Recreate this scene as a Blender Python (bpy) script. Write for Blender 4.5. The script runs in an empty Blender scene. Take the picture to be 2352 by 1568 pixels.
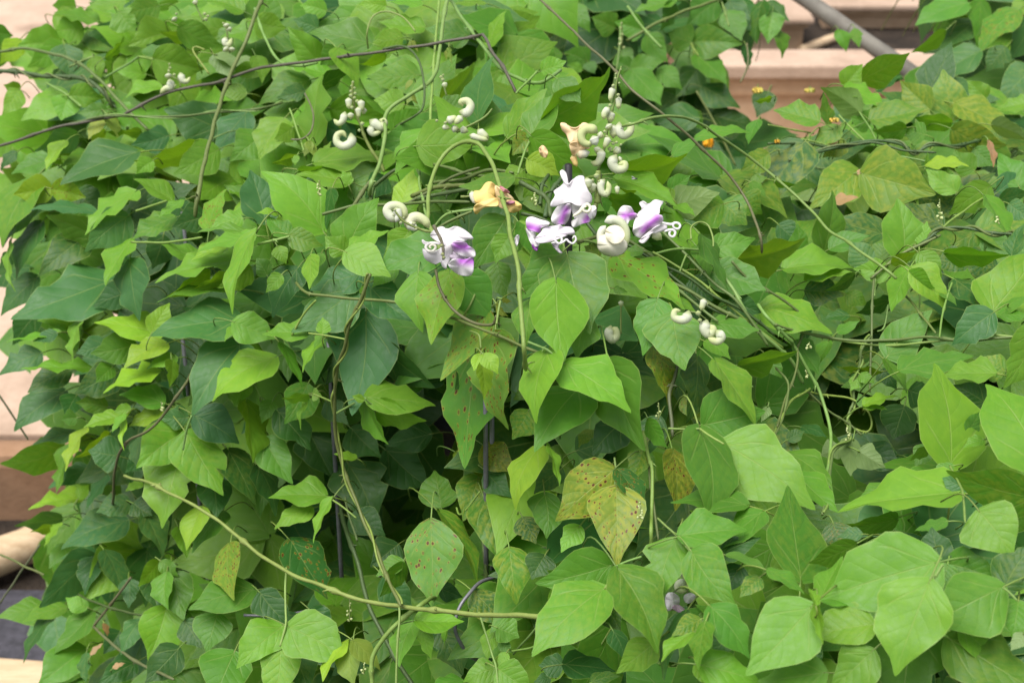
import bpy, bmesh, math, random
from mathutils import Vector, Matrix, noise
random.seed(7)
R = math.radians
scene = bpy.context.scene
col = scene.collection

# ------------------------------------------------------------------ camera
PITCH = R(28.0); CAMH = 1.65; HT = 0.3345
cd = bpy.data.cameras.new('camera'); cam = bpy.data.objects.new('camera', cd); col.objects.link(cam)
cam.location = (0, 0, CAMH); cam.rotation_euler = (R(90) - PITCH, 0, 0)
cd.sensor_width = 36; cd.lens = 18 / HT; cd.clip_start = .02; cd.clip_end = 300
cd.dof.use_dof = True; cd.dof.focus_distance = 1.48; cd.dof.aperture_fstop = 8.0
scene.camera = cam
scene.render.resolution_x = 1024; scene.render.resolution_y = 682

# ------------------------------------------------------------------ light: bright overcast day
SUN_EL, SUN_AZ = R(70), R(228)
w = bpy.data.worlds.new('World'); scene.world = w; w.use_nodes = True
nt = w.node_tree; nt.nodes.clear()
sky = nt.nodes.new('ShaderNodeTexSky'); sky.sky_type = 'NISHITA'; sky.sun_disc = False
sky.sun_elevation = SUN_EL; sky.sun_rotation = SUN_AZ; sky.dust_density = 1.5; sky.air_density = 1.0; sky.ozone_density = 1.0
hs = nt.nodes.new('ShaderNodeHueSaturation'); hs.inputs['Saturation'].default_value = 0.22   # cloud cover: white-grey sky
bg = nt.nodes.new('ShaderNodeBackground'); bg.inputs['Strength'].default_value = 0.05
wo = nt.nodes.new('ShaderNodeOutputWorld')
nt.links.new(sky.outputs[0], hs.inputs['Color']); nt.links.new(hs.outputs[0], bg.inputs['Color']); nt.links.new(bg.outputs[0], wo.inputs['Surface'])
sd = bpy.data.lights.new('sun', 'SUN'); sd.energy = 1.5; sd.angle = R(45); sd.color = (1.0, .96, .90)
sun = bpy.data.objects.new('sun', sd); col.objects.link(sun); sun.location = (0, 0, 6)
sdir = Vector((math.sin(SUN_AZ) * math.cos(SUN_EL), math.cos(SUN_AZ) * math.cos(SUN_EL), math.sin(SUN_EL)))
sun.rotation_euler = sdir.to_track_quat('Z', 'Y').to_euler()
vs = scene.view_settings
vs.view_transform = 'Standard'; vs.look = 'None'; vs.exposure = 1.84; vs.gamma = 1.0; vs.use_curve_mapping = False

# ------------------------------------------------------------------ geometry helpers (photo sheet is 2352 x 1568)
FWD = Vector((0, math.cos(PITCH), -math.sin(PITCH))); UP = Vector((0, math.sin(PITCH), math.cos(PITCH))); RT = Vector((1, 0, 0))
CAM = Vector((0, 0, CAMH)); PX = HT / 1176
def ray(X, Y): return FWD + RT * ((X - 1176) * PX) + UP * ((784 - Y) * PX)
def at(X, Y, d): return CAM + ray(X, Y) * d
def at_z(X, Y, z):
    r = ray(X, Y); return CAM + r * ((z - CAMH) / r.z)
def at_y(X, Y, y):
    r = ray(X, Y); return CAM + r * (y / r.y)

def tag(o, label=None, cat=None, group=None, kind=None):
    if label: o['label'] = label
    if cat: o['category'] = cat
    if group: o['group'] = group
    if kind: o['kind'] = kind
    return o
def empty(name, loc):
    o = bpy.data.objects.new(name, None); o.empty_display_size = .05; o.location = loc; col.objects.link(o); return o

def mesh_obj(name, verts, faces, mats, parent=None, origin=None, tint=None, fx=None, luv=None, mat_idx=None, smooth=True):
    """verts in world space; the object's origin goes to `origin`."""
    o0 = Vector(origin) if origin is not None else Vector(verts[0])
    me = bpy.data.meshes.new(name)
    me.from_pydata([tuple(Vector(v) - o0) for v in verts], [], faces)
    for m in (mats if isinstance(mats, (list, tuple)) else [mats]): me.materials.append(m)
    if tint is not None:
        a = me.attributes.new('tint', 'FLOAT_COLOR', 'POINT')
        if len(tint) == 3 and not hasattr(tint[0], '__len__'): flat = [*tint, 1.0] * len(verts)
        else: flat = [c for t in tint for c in (t[0], t[1], t[2], 1.0)]
        a.data.foreach_set('color', flat)
    for nm, dat in (('fx', fx), ('luv', luv)):
        if dat is not None:
            a = me.attributes.new(nm, 'FLOAT_VECTOR', 'POINT'); a.data.foreach_set('vector', [c for t in dat for c in t])
    if mat_idx is not None: me.polygons.foreach_set('material_index', mat_idx)
    if smooth: me.polygons.foreach_set('use_smooth', [True] * len(me.polygons))
    me.update()
    o = bpy.data.objects.new(name, me); col.objects.link(o)
    if parent is not None:
        o.parent = parent
        pw = Vector(parent['_w']) if '_w' in parent else parent.location.copy()
        o.location = o0 - pw
    else: o.location = o0
    o['_w'] = tuple(o0)
    return o

def catmull(P, n):
    """P: list of tuples of any length; returns a smooth resampling with n points per span."""
    out = []; m = len(P)
    for i in range(m - 1):
        p0 = P[max(i - 1, 0)]; p1 = P[i]; p2 = P[i + 1]; p3 = P[min(i + 2, m - 1)]
        for k in range(n):
            t = k / n
            out.append(tuple(.5 * ((2 * b) + (c - a) * t + (2 * a - 5 * b + 4 * c - d) * t * t + (3 * b - a - 3 * c + d) * t ** 3) for a, b, c, d in zip(p0, p1, p2, p3)))
    out.append(tuple(P[-1])); return out

def tube_geo(pts, rad, sides=6, cap=True):
    V = []; F = []; n = len(pts)
    pts = [Vector(p) for p in pts]
    t0 = (pts[1] - pts[0]).normalized(); ref = Vector((0, 0, 1)) if abs(t0.z) < .9 else Vector((1, 0, 0))
    nrm = (ref - t0 * ref.dot(t0)).normalized()
    for i in range(n):
        t = (pts[min(i + 1, n - 1)] - pts[max(i - 1, 0)])
        t = t.normalized() if t.length > 1e-9 else t0
        nrm = nrm - t * nrm.dot(t)
        nrm = nrm.normalized() if nrm.length > 1e-6 else t.orthogonal().normalized()
        b = t.cross(nrm)
        for s in range(sides):
            a = 2 * math.pi * s / sides
            V.append(pts[i] + (nrm * math.cos(a) + b * math.sin(a)) * rad[i])
    for i in range(n - 1):
        for s in range(sides):
            a = i * sides + s; c = i * sides + (s + 1) % sides
            F.append((a, c, c + sides, a + sides))
    if cap:
        F.append(tuple(range(sides - 1, -1, -1))); F.append(tuple((n - 1) * sides + s for s in range(sides)))
    return V, F

def box_geo(x0, x1, y0, y1, z0, z1, bev=0.008):
    bm = bmesh.new(); bmesh.ops.create_cube(bm, size=1)
    for v in bm.verts: v.co = Vector(((x0 + x1) / 2 + v.co.x * (x1 - x0), (y0 + y1) / 2 + v.co.y * (y1 - y0), (z0 + z1) / 2 + v.co.z * (z1 - z0)))
    if bev: bmesh.ops.bevel(bm, geom=bm.edges[:], offset=bev, segments=2, affect='EDGES', profile=.6)
    V = [v.co.copy() for v in bm.verts]; F = [tuple(x.index for x in f.verts) for f in bm.faces]; bm.free(); return V, F

# ------------------------------------------------------------------ materials
def new_mat(name):
    m = bpy.data.materials.new(name); m.use_nodes = True; m.node_tree.nodes.clear(); return m, m.node_tree
class NB:
    def __init__(s, t): s.t = t
    def n(s, typ, **kw):
        x = s.t.nodes.new(typ)
        for k, v in kw.items(): setattr(x, k, v)
        return x
    def l(s, a, b): s.t.links.new(a, b)
    def val(s, x, i):
        if hasattr(x, 'node'): s.l(x, i)
        else: i.default_value = x
    def math(s, op, a, b=None, c=None, clamp=False):
        x = s.n('ShaderNodeMath', operation=op, use_clamp=clamp); s.val(a, x.inputs[0])
        if b is not None: s.val(b, x.inputs[1])
        if c is not None: s.val(c, x.inputs[2])
        return x.outputs[0]
    def mix(s, f, a, b, mode='MIX'):
        x = s.n('ShaderNodeMix', data_type='RGBA', blend_type=mode); s.val(f, x.inputs[0])
        for q, i in ((a, 6), (b, 7)):
            if hasattr(q, 'node'): s.l(q, x.inputs[i])
            else: x.inputs[i].default_value = (*q, 1)
        return x.outputs[2]
    def ramp(s, x, lo, hi, a=0., b=1.):
        m = s.n('ShaderNodeMapRange', interpolation_type='SMOOTHSTEP'); s.l(x, m.inputs[0])
        for i, q in enumerate((lo, hi, a, b)): m.inputs[i + 1].default_value = q
        return m.outputs[0]
    def noise(s, vec, scale, det=3, rough=.55):
        x = s.n('ShaderNodeTexNoise'); x.inputs['Scale'].default_value = scale; x.inputs['Detail'].default_value = det; x.inputs['Roughness'].default_value = rough
        if vec is not None: s.l(vec, x.inputs['Vector'])
        return x.outputs['Fac']
    def attr(s, name): x = s.n('ShaderNodeAttribute', attribute_name=name); return x

def leaf_material():
    m, t = new_mat('bean_leaf'); b = NB(t)
    tint = b.attr('tint').outputs['Color']
    sx = b.n('ShaderNodeSeparateXYZ'); b.l(b.attr('luv').outputs['Vector'], sx.inputs[0]); u, v, sd_ = sx.outputs
    fx = b.n('ShaderNodeSeparateXYZ'); b.l(b.attr('fx').outputs['Vector'], fx.inputs[0]); spot, mott, _ = fx.outputs
    au = b.math('ABSOLUTE', u)
    # leaf-space vector, offset per leaf
    cv = b.n('ShaderNodeCombineXYZ'); b.l(u, cv.inputs[0]); b.l(b.math('MULTIPLY', v, 2.2), cv.inputs[1]); b.l(b.math('MULTIPLY', sd_, 37.0), cv.inputs[2])
    lv = cv.outputs[0]
    wob = b.math('MULTIPLY', b.math('SUBTRACT', b.noise(lv, 2.2, 2), .5), .10)
    mid = b.ramp(au, .008, .030, 1, 0)
    tt = b.math('ADD', b.math('MULTIPLY', b.math('SUBTRACT', v, b.math('MULTIPLY', b.math('POWER', au, .85), .27)), 6.3), b.math('ADD', wob, .22))
    tri = b.math('MULTIPLY', b.math('ABSOLUTE', b.math('SUBTRACT', b.math('FRACT', tt), .5)), 2.0)
    lat = b.math('MULTIPLY', b.ramp(tri, .93, .99), b.ramp(au, .65, 1.0, 1, .05))
    quilt = b.math('POWER', tri, 2.2)
    # basal pair of strong nerves
    d3 = b.math('ABSOLUTE', b.math('SUBTRACT', au, b.math('MULTIPLY', v, 2.1)))
    bas = b.math('MULTIPLY', b.ramp(d3, .015, .05, 1, 0), b.ramp(v, .28, .42, 1, 0))
    vein = b.math('MAXIMUM', b.math('MAXIMUM', mid, b.math('MULTIPLY', bas, .7)), b.math('MULTIPLY', lat, .17))
    # colour
    n1 = b.noise(lv, 1.6, 4); n2 = b.noise(lv, 7.0, 4); n3 = b.noise(lv, 26.0, 3)
    c = b.mix(b.ramp(n1, .3, .7, 0, .45), tint, b.mix(1.0, tint, (.62, .80, .95), 'MULTIPLY'))
    c = b.mix(b.ramp(n2, .45, .75, 0, .28), c, b.mix(1.0, tint, (1.35, 1.2, 1.0), 'MULTIPLY'))
    c = b.mix(b.math('MULTIPLY', b.ramp(b.math('ADD', b.math('ADD', n2, b.math('MULTIPLY', tri, -.16)), b.math('MULTIPLY', n1, .7)), .62, 1.0, 0, .75), mott), c, (.38, .37, .04))
    vc = b.mix(.55, c, (.28, .36, .10))
    c = b.mix(b.math('MULTIPLY', vein, .62), c, vc)
    c = b.mix(b.ramp(au, .955, .99, 0, .45), c, (.27, .37, .09))
    # pale pin-prick stippling
    c = b.mix(b.math('MULTIPLY', b.ramp(n3, .70, .78), b.ramp(n1, .48, .62, 0, .55)), c, (.36, .42, .14))
    # brown leaf-spot with yellow halo
    vo = b.n('ShaderNodeTexVoronoi', voronoi_dimensions='2D'); vo.inputs['Scale'].default_value = 5.6
    c2 = b.n('ShaderNodeCombineXYZ'); b.l(b.math('ADD', u, b.math('MULTIPLY', sd_, 31.0)), c2.inputs[0]); b.l(b.math('MULTIPLY', v, 2.2), c2.inputs[1]); b.l(c2.outputs[0], vo.inputs['Vector'])
    keep = b.n('ShaderNodeSeparateColor'); b.l(vo.outputs['Color'], keep.inputs[0])
    kk = b.math('MULTIPLY', b.math('MULTIPLY', b.ramp(keep.outputs[0], .52, .56), spot), b.ramp(n1, .36, .50))
    rr = b.math('ADD', vo.outputs['Distance'], b.math('ADD', b.math('MULTIPLY', b.math('SUBTRACT', n2, .5), .30), b.math('MULTIPLY', b.math('SUBTRACT', keep.outputs[1], .55), .20)))
    c = b.mix(b.math('MULTIPLY', b.ramp(rr, .16, .40, .55, 0), kk), c, (.36, .30, .03))
    c = b.mix(b.math('MULTIPLY', b.ramp(rr, .13, .20, 1, 0), kk), c, (.095, .022, .010))
    # paler matt underside
    geo = b.n('ShaderNodeNewGeometry'); bf = geo.outputs['Backfacing']
    under = b.mix(.55, c, (.21, .29, .12))
    cc = b.mix(bf, c, under)
    # relief: blistered between the sunken veins
    h = b.math('ADD', b.math('MULTIPLY', quilt, -.40), b.math('ADD', b.math('MULTIPLY', vein, -.8), b.math('MULTIPLY', n2, .35)))
    bu = b.n('ShaderNodeBump'); bu.inputs['Strength'].default_value = .26; bu.inputs['Distance'].default_value = .0022; b.l(h, bu.inputs['Height'])
    p = b.n('ShaderNodeBsdfPrincipled'); b.l(cc, p.inputs['Base Color']); b.l(bu.outputs[0], p.inputs['Normal'])
    b.l(b.ramp(n2, .3, .7, .40, .56), p.inputs['Roughness']); p.inputs['Specular IOR Level'].default_value = .33
    tr = b.n('ShaderNodeBsdfTranslucent'); b.l(b.mix(1.0, b.mix(.5, c, tint), (1.9, 1.65, .55), 'MULTIPLY'), tr.inputs['Color'])
    ms = b.n('ShaderNodeMixShader'); ms.inputs[0].default_value = .31
    b.l(p.outputs[0], ms.inputs[1]); b.l(tr.outputs[0], ms.inputs[2])
    o = b.n('ShaderNodeOutputMaterial'); b.l(ms.outputs[0], o.inputs['Surface']); return m

def stem_material():
    m, t = new_mat('stem_skin'); b = NB(t)
    tint = b.attr('tint').outputs['Color']
    geo = b.n('ShaderNodeNewGeometry'); pos = geo.outputs['Position']
    n = b.noise(pos, 90, 3); n2 = b.noise(pos, 420, 2)
    c = b.mix(b.ramp(n, .35, .7, 0, .6), tint, b.mix(1.0, tint, (.72, .74, .60), 'MULTIPLY'))
    c = b.mix(b.ramp(n2, .6, .75, 0, .25), c, (.26, .27, .13))
    bu = b.n('ShaderNodeBump'); bu.inputs['Strength'].default_value = .4; bu.inputs['Distance'].default_value = .0006; b.l(n2, bu.inputs['Height'])
    p = b.n('ShaderNodeBsdfPrincipled'); b.l(c, p.inputs['Base Color']); b.l(bu.outputs[0], p.inputs['Normal']); p.inputs['Roughness'].default_value = .5
    p.inputs['Specular IOR Level'].default_value = .35
    o = b.n('ShaderNodeOutputMaterial'); b.l(p.outputs[0], o.inputs['Surface']); return m

def petal_material():
    m, t = new_mat('petal_skin'); b = NB(t)
    tint = b.attr('tint').outputs['Color']
    geo = b.n('ShaderNodeNewGeometry'); pos = geo.outputs['Position']
    n = b.noise(pos, 160, 3); n2 = b.noise(pos, 60, 2)
    c = b.mix(b.ramp(n, .4, .75, 0, .12), tint, b.mix(1.0, tint, (.85, .80, .78), 'MULTIPLY'))
    bu = b.n('ShaderNodeBump'); bu.inputs['Strength'].default_value = .25; bu.inputs['Distance'].default_value = .001; b.l(n2, bu.inputs['Height'])
    p = b.n('ShaderNodeBsdfPrincipled'); b.l(c, p.inputs['Base Color']); b.l(bu.outputs[0], p.inputs['Normal']); p.inputs['Roughness'].default_value = .55
    p.inputs['Specular IOR Level'].default_value = .25
    tr = b.n('ShaderNodeBsdfTranslucent'); b.l(c, tr.inputs['Color'])
    ms = b.n('ShaderNodeMixShader'); ms.inputs[0].default_value = .28; b.l(p.outputs[0], ms.inputs[1]); b.l(tr.outputs[0], ms.inputs[2])
    o = b.n('ShaderNodeOutputMaterial'); b.l(ms.outputs[0], o.inputs['Surface']); return m

def rough_material(name, c1, c2, scale, rough=.8, c3=None, s3=3, bump=.3, bd=.004, metal=0., spec=.3, stretch=None, grain=0):
    m, t = new_mat(name); b = NB(t)
    geo = b.n('ShaderNodeNewGeometry'); pos = geo.outputs['Position']
    if stretch:
        mp = b.n('ShaderNodeMapping'); b.l(pos, mp.inputs[0]); mp.inputs['Scale'].default_value = stretch; pos = mp.outputs[0]
    n = b.noise(pos, scale, 6, .62); nf = b.noise(pos, scale * 9, 4)
    c = b.mix(b.ramp(n, .32, .68), c1, c2)
    if c3: c = b.mix(b.ramp(b.noise(pos, s3, 5, .6), .5, .72), c, c3)
    c = b.mix(b.ramp(nf, .35, .75, 0, .22), c, b.mix(1.0, c, (.6, .58, .55), 'MULTIPLY'))
    bu = b.n('ShaderNodeBump'); bu.inputs['Strength'].default_value = bump; bu.inputs['Distance'].default_value = bd
    b.l(b.math('ADD', n, b.math('MULTIPLY', nf, .6)), bu.inputs['Height'])
    p = b.n('ShaderNodeBsdfPrincipled'); b.l(c, p.inputs['Base Color']); b.l(bu.outputs[0], p.inputs['Normal'])
    p.inputs['Roughness'].default_value = rough; p.inputs['Metallic'].default_value = metal; p.inputs['Specular IOR Level'].default_value = spec
    o = b.n('ShaderNodeOutputMaterial'); b.l(p.outputs[0], o.inputs['Surface']); return m

LEAF = leaf_material(); STEM = stem_material(); PETAL = petal_material()
M_SOIL = rough_material('dark_soil', (.022, .016, .012), (.05, .036, .026), 14, .95, bump=.9, bd=.02)
M_PINK = rough_material('salmon_concrete', (.42, .30, .225), (.51, .375, .285), 7, .85, (.27, .185, .13), 3.1, bump=.6)
M_CLAY = rough_material('tan_render', (.48, .325, .205), (.60, .43, .29), 7, .85, (.30, .19, .11), 3.6, bump=.6)
M_KERB = rough_material('brown_kerb', (.27, .155, .09), (.36, .22, .135), 6, .9, (.17, .095, .055), 3.0, bump=.6)
M_WOOD = rough_material('pale_wood', (.52, .37, .23), (.62, .47, .31), 10, .7, (.38, .25, .14), 3, stretch=(1, 8, 8), bump=.4, bd=.002)
M_MAT = rough_material('woven_black_fabric', (.035, .034, .042), (.065, .062, .078), 60, .6, (.10, .085, .075), 5, bump=.5, bd=.002)
M_PIPE = rough_material('weathered_steel', (.15, .138, .12), (.20, .185, .16), 25, .65, (.105, .09, .075), 8, bump=.3, bd=.001, metal=.0)
M_WIRE = rough_material('galvanised_wire', (.16, .16, .18), (.22, .22, .245), 60, .5, bump=.2, bd=.0005, metal=.5)
M_BLACK = rough_material('black_plastic', (.012, .012, .014), (.022, .022, .026), 20, .45, (.05, .048, .045), 6, bump=.15, bd=.001)
M_RODB = rough_material('dark_painted_rod', (.016, .015, .018), (.03, .028, .032), 60, .5, bump=.2, bd=.0005)
M_INSECT = rough_material('insect_shell', (.012, .011, .012), (.03, .03, .035), 300, .35, bump=.2, bd=.0003)
M_WING = rough_material('insect_wing', (.20, .20, .20), (.30, .30, .30), 300, .3, bump=.1, bd=.0003)

# ------------------------------------------------------------------ the place: ground, paving, planter walls
def box_thing(name, x0, x1, y0, y1, z0, z1, mat, yaw=0, bev=.01, parent=None):
    V, F = box_geo(-(x1 - x0) / 2, (x1 - x0) / 2, -(y1 - y0) / 2, (y1 - y0) / 2, 0, z1 - z0, bev)
    c = Vector(((x0 + x1) / 2, (y0 + y1) / 2, z0)); rot = Matrix.Rotation(yaw, 3, 'Z')
    return mesh_obj(name, [rot @ Vector(v) + c for v in V], F, mat, parent, c, smooth=False)

V = []; F = []; N = 40
for j in range(N + 1):
    for i in range(N + 1):
        x = (i / N - .5); y = (j / N - .5)
        x = math.copysign(abs(x * 2) ** 2.2, x) * 60; y = math.copysign(abs(y * 2) ** 2.2, y) * 60 + 2
        V.append((x, y, .012 * noise.noise(Vector((x * 1.3, y * 1.3, 0)))))
for j in range(N):
    for i in range(N): a = j * (N + 1) + i; F.append((a, a + 1, a + N + 2, a + N + 1))
tag(mesh_obj('ground', V, F, M_SOIL, None, (0, 0, 0)), kind='structure')

# paving terrace behind the vines, kerb edge seen at the left
pe = at_z(0, 1009, .15); pe2 = at_z(132, 956, .15)
yaw = math.atan2(pe2.y - pe.y, pe2.x - pe.x) * .6
tag(box_thing('paving', -5, 1.15, pe.y + .02, pe.y + 9, -.2, .15, M_PINK, 0, .004), kind='structure')
k = box_thing('kerb', -5, 1.6, pe.y - .05, pe.y + .018, -.2, .147, M_KERB, 0, .028); tag(k, kind='structure')

def planter(name, label, X0, X1, Yf, Yb, z, cop=.035, mld=.053, yaw=0.):
    a = at_z(X0, Yf, z); b = at_z(X1, Yf, z); back = at_z(X0, Yb, z)
    e = empty(name, ((a.x + b.x) / 2, a.y, 0))
    th = max(back.y - a.y, .06)
    # coping slab, moulding strip and rendered wall body as separate parts
    box_thing('coping', a.x, b.x, a.y, a.y + th, z - cop, z, M_PINK, yaw, .006, e)
    box_thing('moulding', a.x + .01, b.x - .01, a.y + .022, a.y + th - .01, z - cop - mld, z - cop - .002, M_CLAY, yaw, min(.012, mld * .3), e)
    box_thing('wall', a.x + .02, b.x - .02, a.y + .04, a.y + th - .02, -.15, z - cop - mld - .002, M_CLAY, yaw, .004, e)
    tag(e, label, 'planter wall', 'low planter walls behind the vines')
    return a, th
planter('planter_wall', 'salmon topped planter wall with moulded edge behind the gap in the leaves', 1560, 2300, 152, 113, .45)
planter('planter_wall', 'far tan planter wall behind the slanting grey pipe', 1885, 2700, 13, -14, .438, .018, .02)
planter('planter_wall', 'short tan planter block ending in a corner left of the pipe', 1400, 1872, 45, -40, .464, .016, .016)
p = at_z(1600, 113, .45); q = at_z(2400, 60, .36)
tag(box_thing('planting_soil', p.x, q.x + .4, p.y - .03, q.y + 1.2, -.1, .36, M_SOIL, 0, .02), kind='structure')

def rod(name, a, b, r, mat, label, cat, group=None, sides=14, parent=None, bow=0):
    a = Vector(a); b = Vector(b); n = 9; side = (b - a).cross(Vector((0, 0, 1)))
    side = side.normalized() if side.length > 1e-5 else Vector((1, 0, 0))
    P = [a.lerp(b, i / n) + side * bow * math.sin(math.pi * i / n) for i in range(n + 1)]
    rr = [r * (1 + .04 * math.sin(i * 2.3)) for i in range(n + 1)]; rr[0] = r * .9; rr[-1] = r * .9
    V, F = tube_geo(P, rr, sides)
    return tag(mesh_obj(name, V, F, mat, parent, P[0] if parent is None else None), label, cat, group)

pa = at(1765, -60, 3.0); pb = at(2190, 235, 2.75)
rod('metal_pipe', pa, pb, .0155, M_PIPE, 'thick grey metal pipe slanting down across the upper right corner', 'pipe')
g = at_z(425, 60, .15); g.z = .15
tp = at_y(425, -60, g.y)
rod('support_post', g, tp, .018, M_PIPE, 'grey brown upright post among leaves at the upper left edge', 'post')
s0 = at_z(1840, 116, .372); s1 = at_z(1925, 84, .375)
rod('wooden_stick', s0, s1, .013, M_WOOD, 'pale wooden stick lying in dark soil left of the pipe', 'stick', 'pale sticks on the planter soil')
s0 = at_z(1975, 92, .372); s1 = at_z(2035, 116, .372)
rod('wooden_stick', s0, s1, .014, M_WOOD, 'pale wooden stick lying in dark soil just under the pipe', 'stick', 'pale sticks on the planter soil')
# lower left: round pole, weed fabric, plank
a = at_z(-160, 1338, .05); b = at_z(210, 1196, .05)
rod('wooden_pole', a, b, .034, M_WOOD, 'pale round wooden pole on dark ground at the lower left edge', 'pole')
a = at_z(-60, 1446, .006); b = at_z(330, 1400, .006)
V = []; F = []
for j in range(13):
    for i in range(25):
        x = -1.7 + i * .075; y = at_z(0, 1372, 0).y - 1.0 + j * .0833
        V.append((x, y, .016 + .006 * noise.noise(Vector((x * 5, y * 5, 3)))))
for j in range(12):
    for i in range(24): k_ = j * 25 + i; F.append((k_, k_ + 1, k_ + 26, k_ + 25))
tag(mesh_obj('weed_fabric', V, F, M_MAT, None, (-1, 1.5, 0)), 'black woven weed fabric on the ground at the lower left', 'fabric')
a = at_z(0, 1488, .055)
tag(box_thing('timber_plank', a.x - .9, a.x + .42, a.y - .16, a.y, .018, .058, M_WOOD, R(-6), .004), 'pale flat timber plank at the bottom left corner', 'plank')

# nursery pots under the vine
def pot(X, Y, h, r, label):
    c = at_z(X, Y, h); e = empty('plant_pot', (c.x, c.y, 0)); prof = [(r * .72, .0), (r * .78, .02), (r * .97, h - .045), (r * 1.05, h - .042), (r * 1.06, h), (r * .985, h), (r * .95, h - .05), (r * .90, h - .06)]
    n = 28; V = []; F = []
    for (q, z) in prof:
        for s in range(n): t = 2 * math.pi * s / n; V.append((c.x + q * math.cos(t), c.y + q * math.sin(t), z + .001))
    for i in range(len(prof) - 1):
        for s in range(n): x = i * n + s; y = i * n + (s + 1) % n; F.append((x, y, y + n, x + n))
    F.append(tuple(range(n - 1, -1, -1)))
    mesh_obj('pot_shell', V, F, M_BLACK, e, (c.x, c.y, 0))
    V = [(c.x, c.y, h - .05)] + [(c.x + r * .93 * math.cos(2 * math.pi * s / n), c.y + r * .93 * math.sin(2 * math.pi * s / n), h - .06) for s in range(n)]
    mesh_obj('potting_soil', V, [(0, 1 + s, 1 + (s + 1) % n) for s in range(n)], M_SOIL, e, (c.x, c.y, h - .06))
    tag(e, label, 'pot', 'black nursery pots under the vine')
pot(955, 1010, .34, .15, 'black plastic plant pot in the dark gap left of centre')
pot(1300, 1590, .40, .13, 'black plastic pot showing its rim at the bottom edge')

# wire cage and stakes carrying the vine
ca = at(1110, 1300, 1.60); cx, cy = ca.x - .02, ca.y + .30
cage = empty('wire_cage', (cx, cy, 0)); tag(cage, 'grey wire plant cage with vertical wires inside the vine', 'plant cage')
for (X, Y, d, top) in ((1110, 1300, 1.60, .93), (1124, 1330, 1.64, .88), (462, 1250, 1.98, .80), (411, 520, 1.93, .955), (780, 1350, 1.85, .85), (1500, 900, 1.75, .9)):
    q = at(X, Y, d); rod('upright_wire', (q.x, q.y, .0), (q.x + .004, q.y + .01, top if Y != 520 else at(405, 488, 1.93).z), .0026, M_WIRE, None, None, sides=8, parent=cage)
for z, r_ in ((.30, .27),):
    P = [(cx + r_ * math.cos(t * math.pi / 18), cy + r_ * math.sin(t * math.pi / 18), z) for t in range(37)]
    V, F = tube_geo(P, [.0026] * 37, 6, False); mesh_obj('ring_wire', V, F, M_WIRE, cage)
P = catmull([at(X, Y, d) for X, Y, d in ((1150, 1322, 1.58), (1106, 1335, 1.55), (1080, 1360, 1.53), (1055, 1395, 1.52), (1045, 1440, 1.52), (1060, 1480, 1.53), (1085, 1510, 1.55), (1130, 1525, 1.58))], 4)
V, F = tube_geo(P, [.0019] * len(P), 8); mesh_obj('hoop_wire', V, F, M_WIRE, cage)
P = catmull([at(X, Y, 1.80) for X, Y in ((560, 1412), (640, 1412), (720, 1398), (780, 1375), (840, 1338), (900, 1310))], 4)
V, F = tube_geo(P, [.0015] * len(P), 8); mesh_obj('cross_wire', V, F, M_WIRE, cage)
q = at(1322, 480, 1.56)
rod('garden_stake', (q.x + .012, q.y + .05, 0), at(1306, 378, 1.55), .0042, M_RODB, 'thin black stake standing between the white purple flowers', 'stake', sides=8)
q = at(2040, 1000, 1.9)
rod('garden_stake', (q.x - .05, q.y + .03, .3), at(2090, 880, 1.85), .0036, M_RODB, 'thin black rod leaning in the gap among stems at right', 'stake', sides=8)

# ------------------------------------------------------------------ vine depth fields (metres in front of the camera)
FIELD = [(1250,500,1.50),(1200,100,2.0),(600,100,2.05),(100,50,2.3),(100,300,2.05),(300,500,1.80),(60,700,2.0),(300,900,1.75),(500,650,1.62),(750,600,1.56),
 (60,1200,2.15),(250,1300,1.95),(500,1100,1.72),(600,1450,1.62),(850,1050,1.74),(850,850,1.58),(1000,700,1.50),(1000,1200,1.64),(1250,750,1.42),(1350,900,1.40),
 (1350,1300,1.34),(1150,1450,1.50),(1700,1100,1.32),(1650,700,1.50),(1600,450,1.60),(1750,300,1.95),(1900,350,1.85),(2200,350,1.75),(2000,200,2.0),(2250,150,2.2),
 (2000,600,1.66),(2250,650,1.55),(1950,950,1.66),(2200,900,1.40),(2200,1300,1.22),(1800,1400,1.22),(1500,1500,1.26),(1300,250,1.66),(1200,350,1.56),(900,300,1.74),
 (700,300,1.84),(850,150,2.0),(1450,350,1.6),(400,200,2.05),(1400,1050,1.45),(500,1300,1.75),(700,1500,1.58),(850,1450,1.55),(300,700,1.85),(500,850,1.68),
 (-300,700,2.3),(-300,1300,2.4),(2700,300,1.8),(2700,900,1.4),(2600,1500,1.15),(1200,1900,1.35),(300,1900,1.85),(2000,1900,1.1),(600,-250,2.4),(1200,-250,2.35),(0,-200,2.6)]
def depth(X, Y, vine='m'):
    if vine == 'b': return 2.30 + .00025 * abs(X - 1500) - .0002 * (Y - 200)
    if vine == 'c': return 2.25 - .0006 * (Y - 100)
    sw = sd = 0.
    for a, b, d in FIELD:
        w_ = math.exp(-((X - a) ** 2 + (Y - b) ** 2) / (2 * 135. ** 2)) + 1e-7 / (1 + ((X - a) ** 2 + (Y - b) ** 2) / 1e5)
        sw += w_; sd += w_ * d
    return sd / sw

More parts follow.
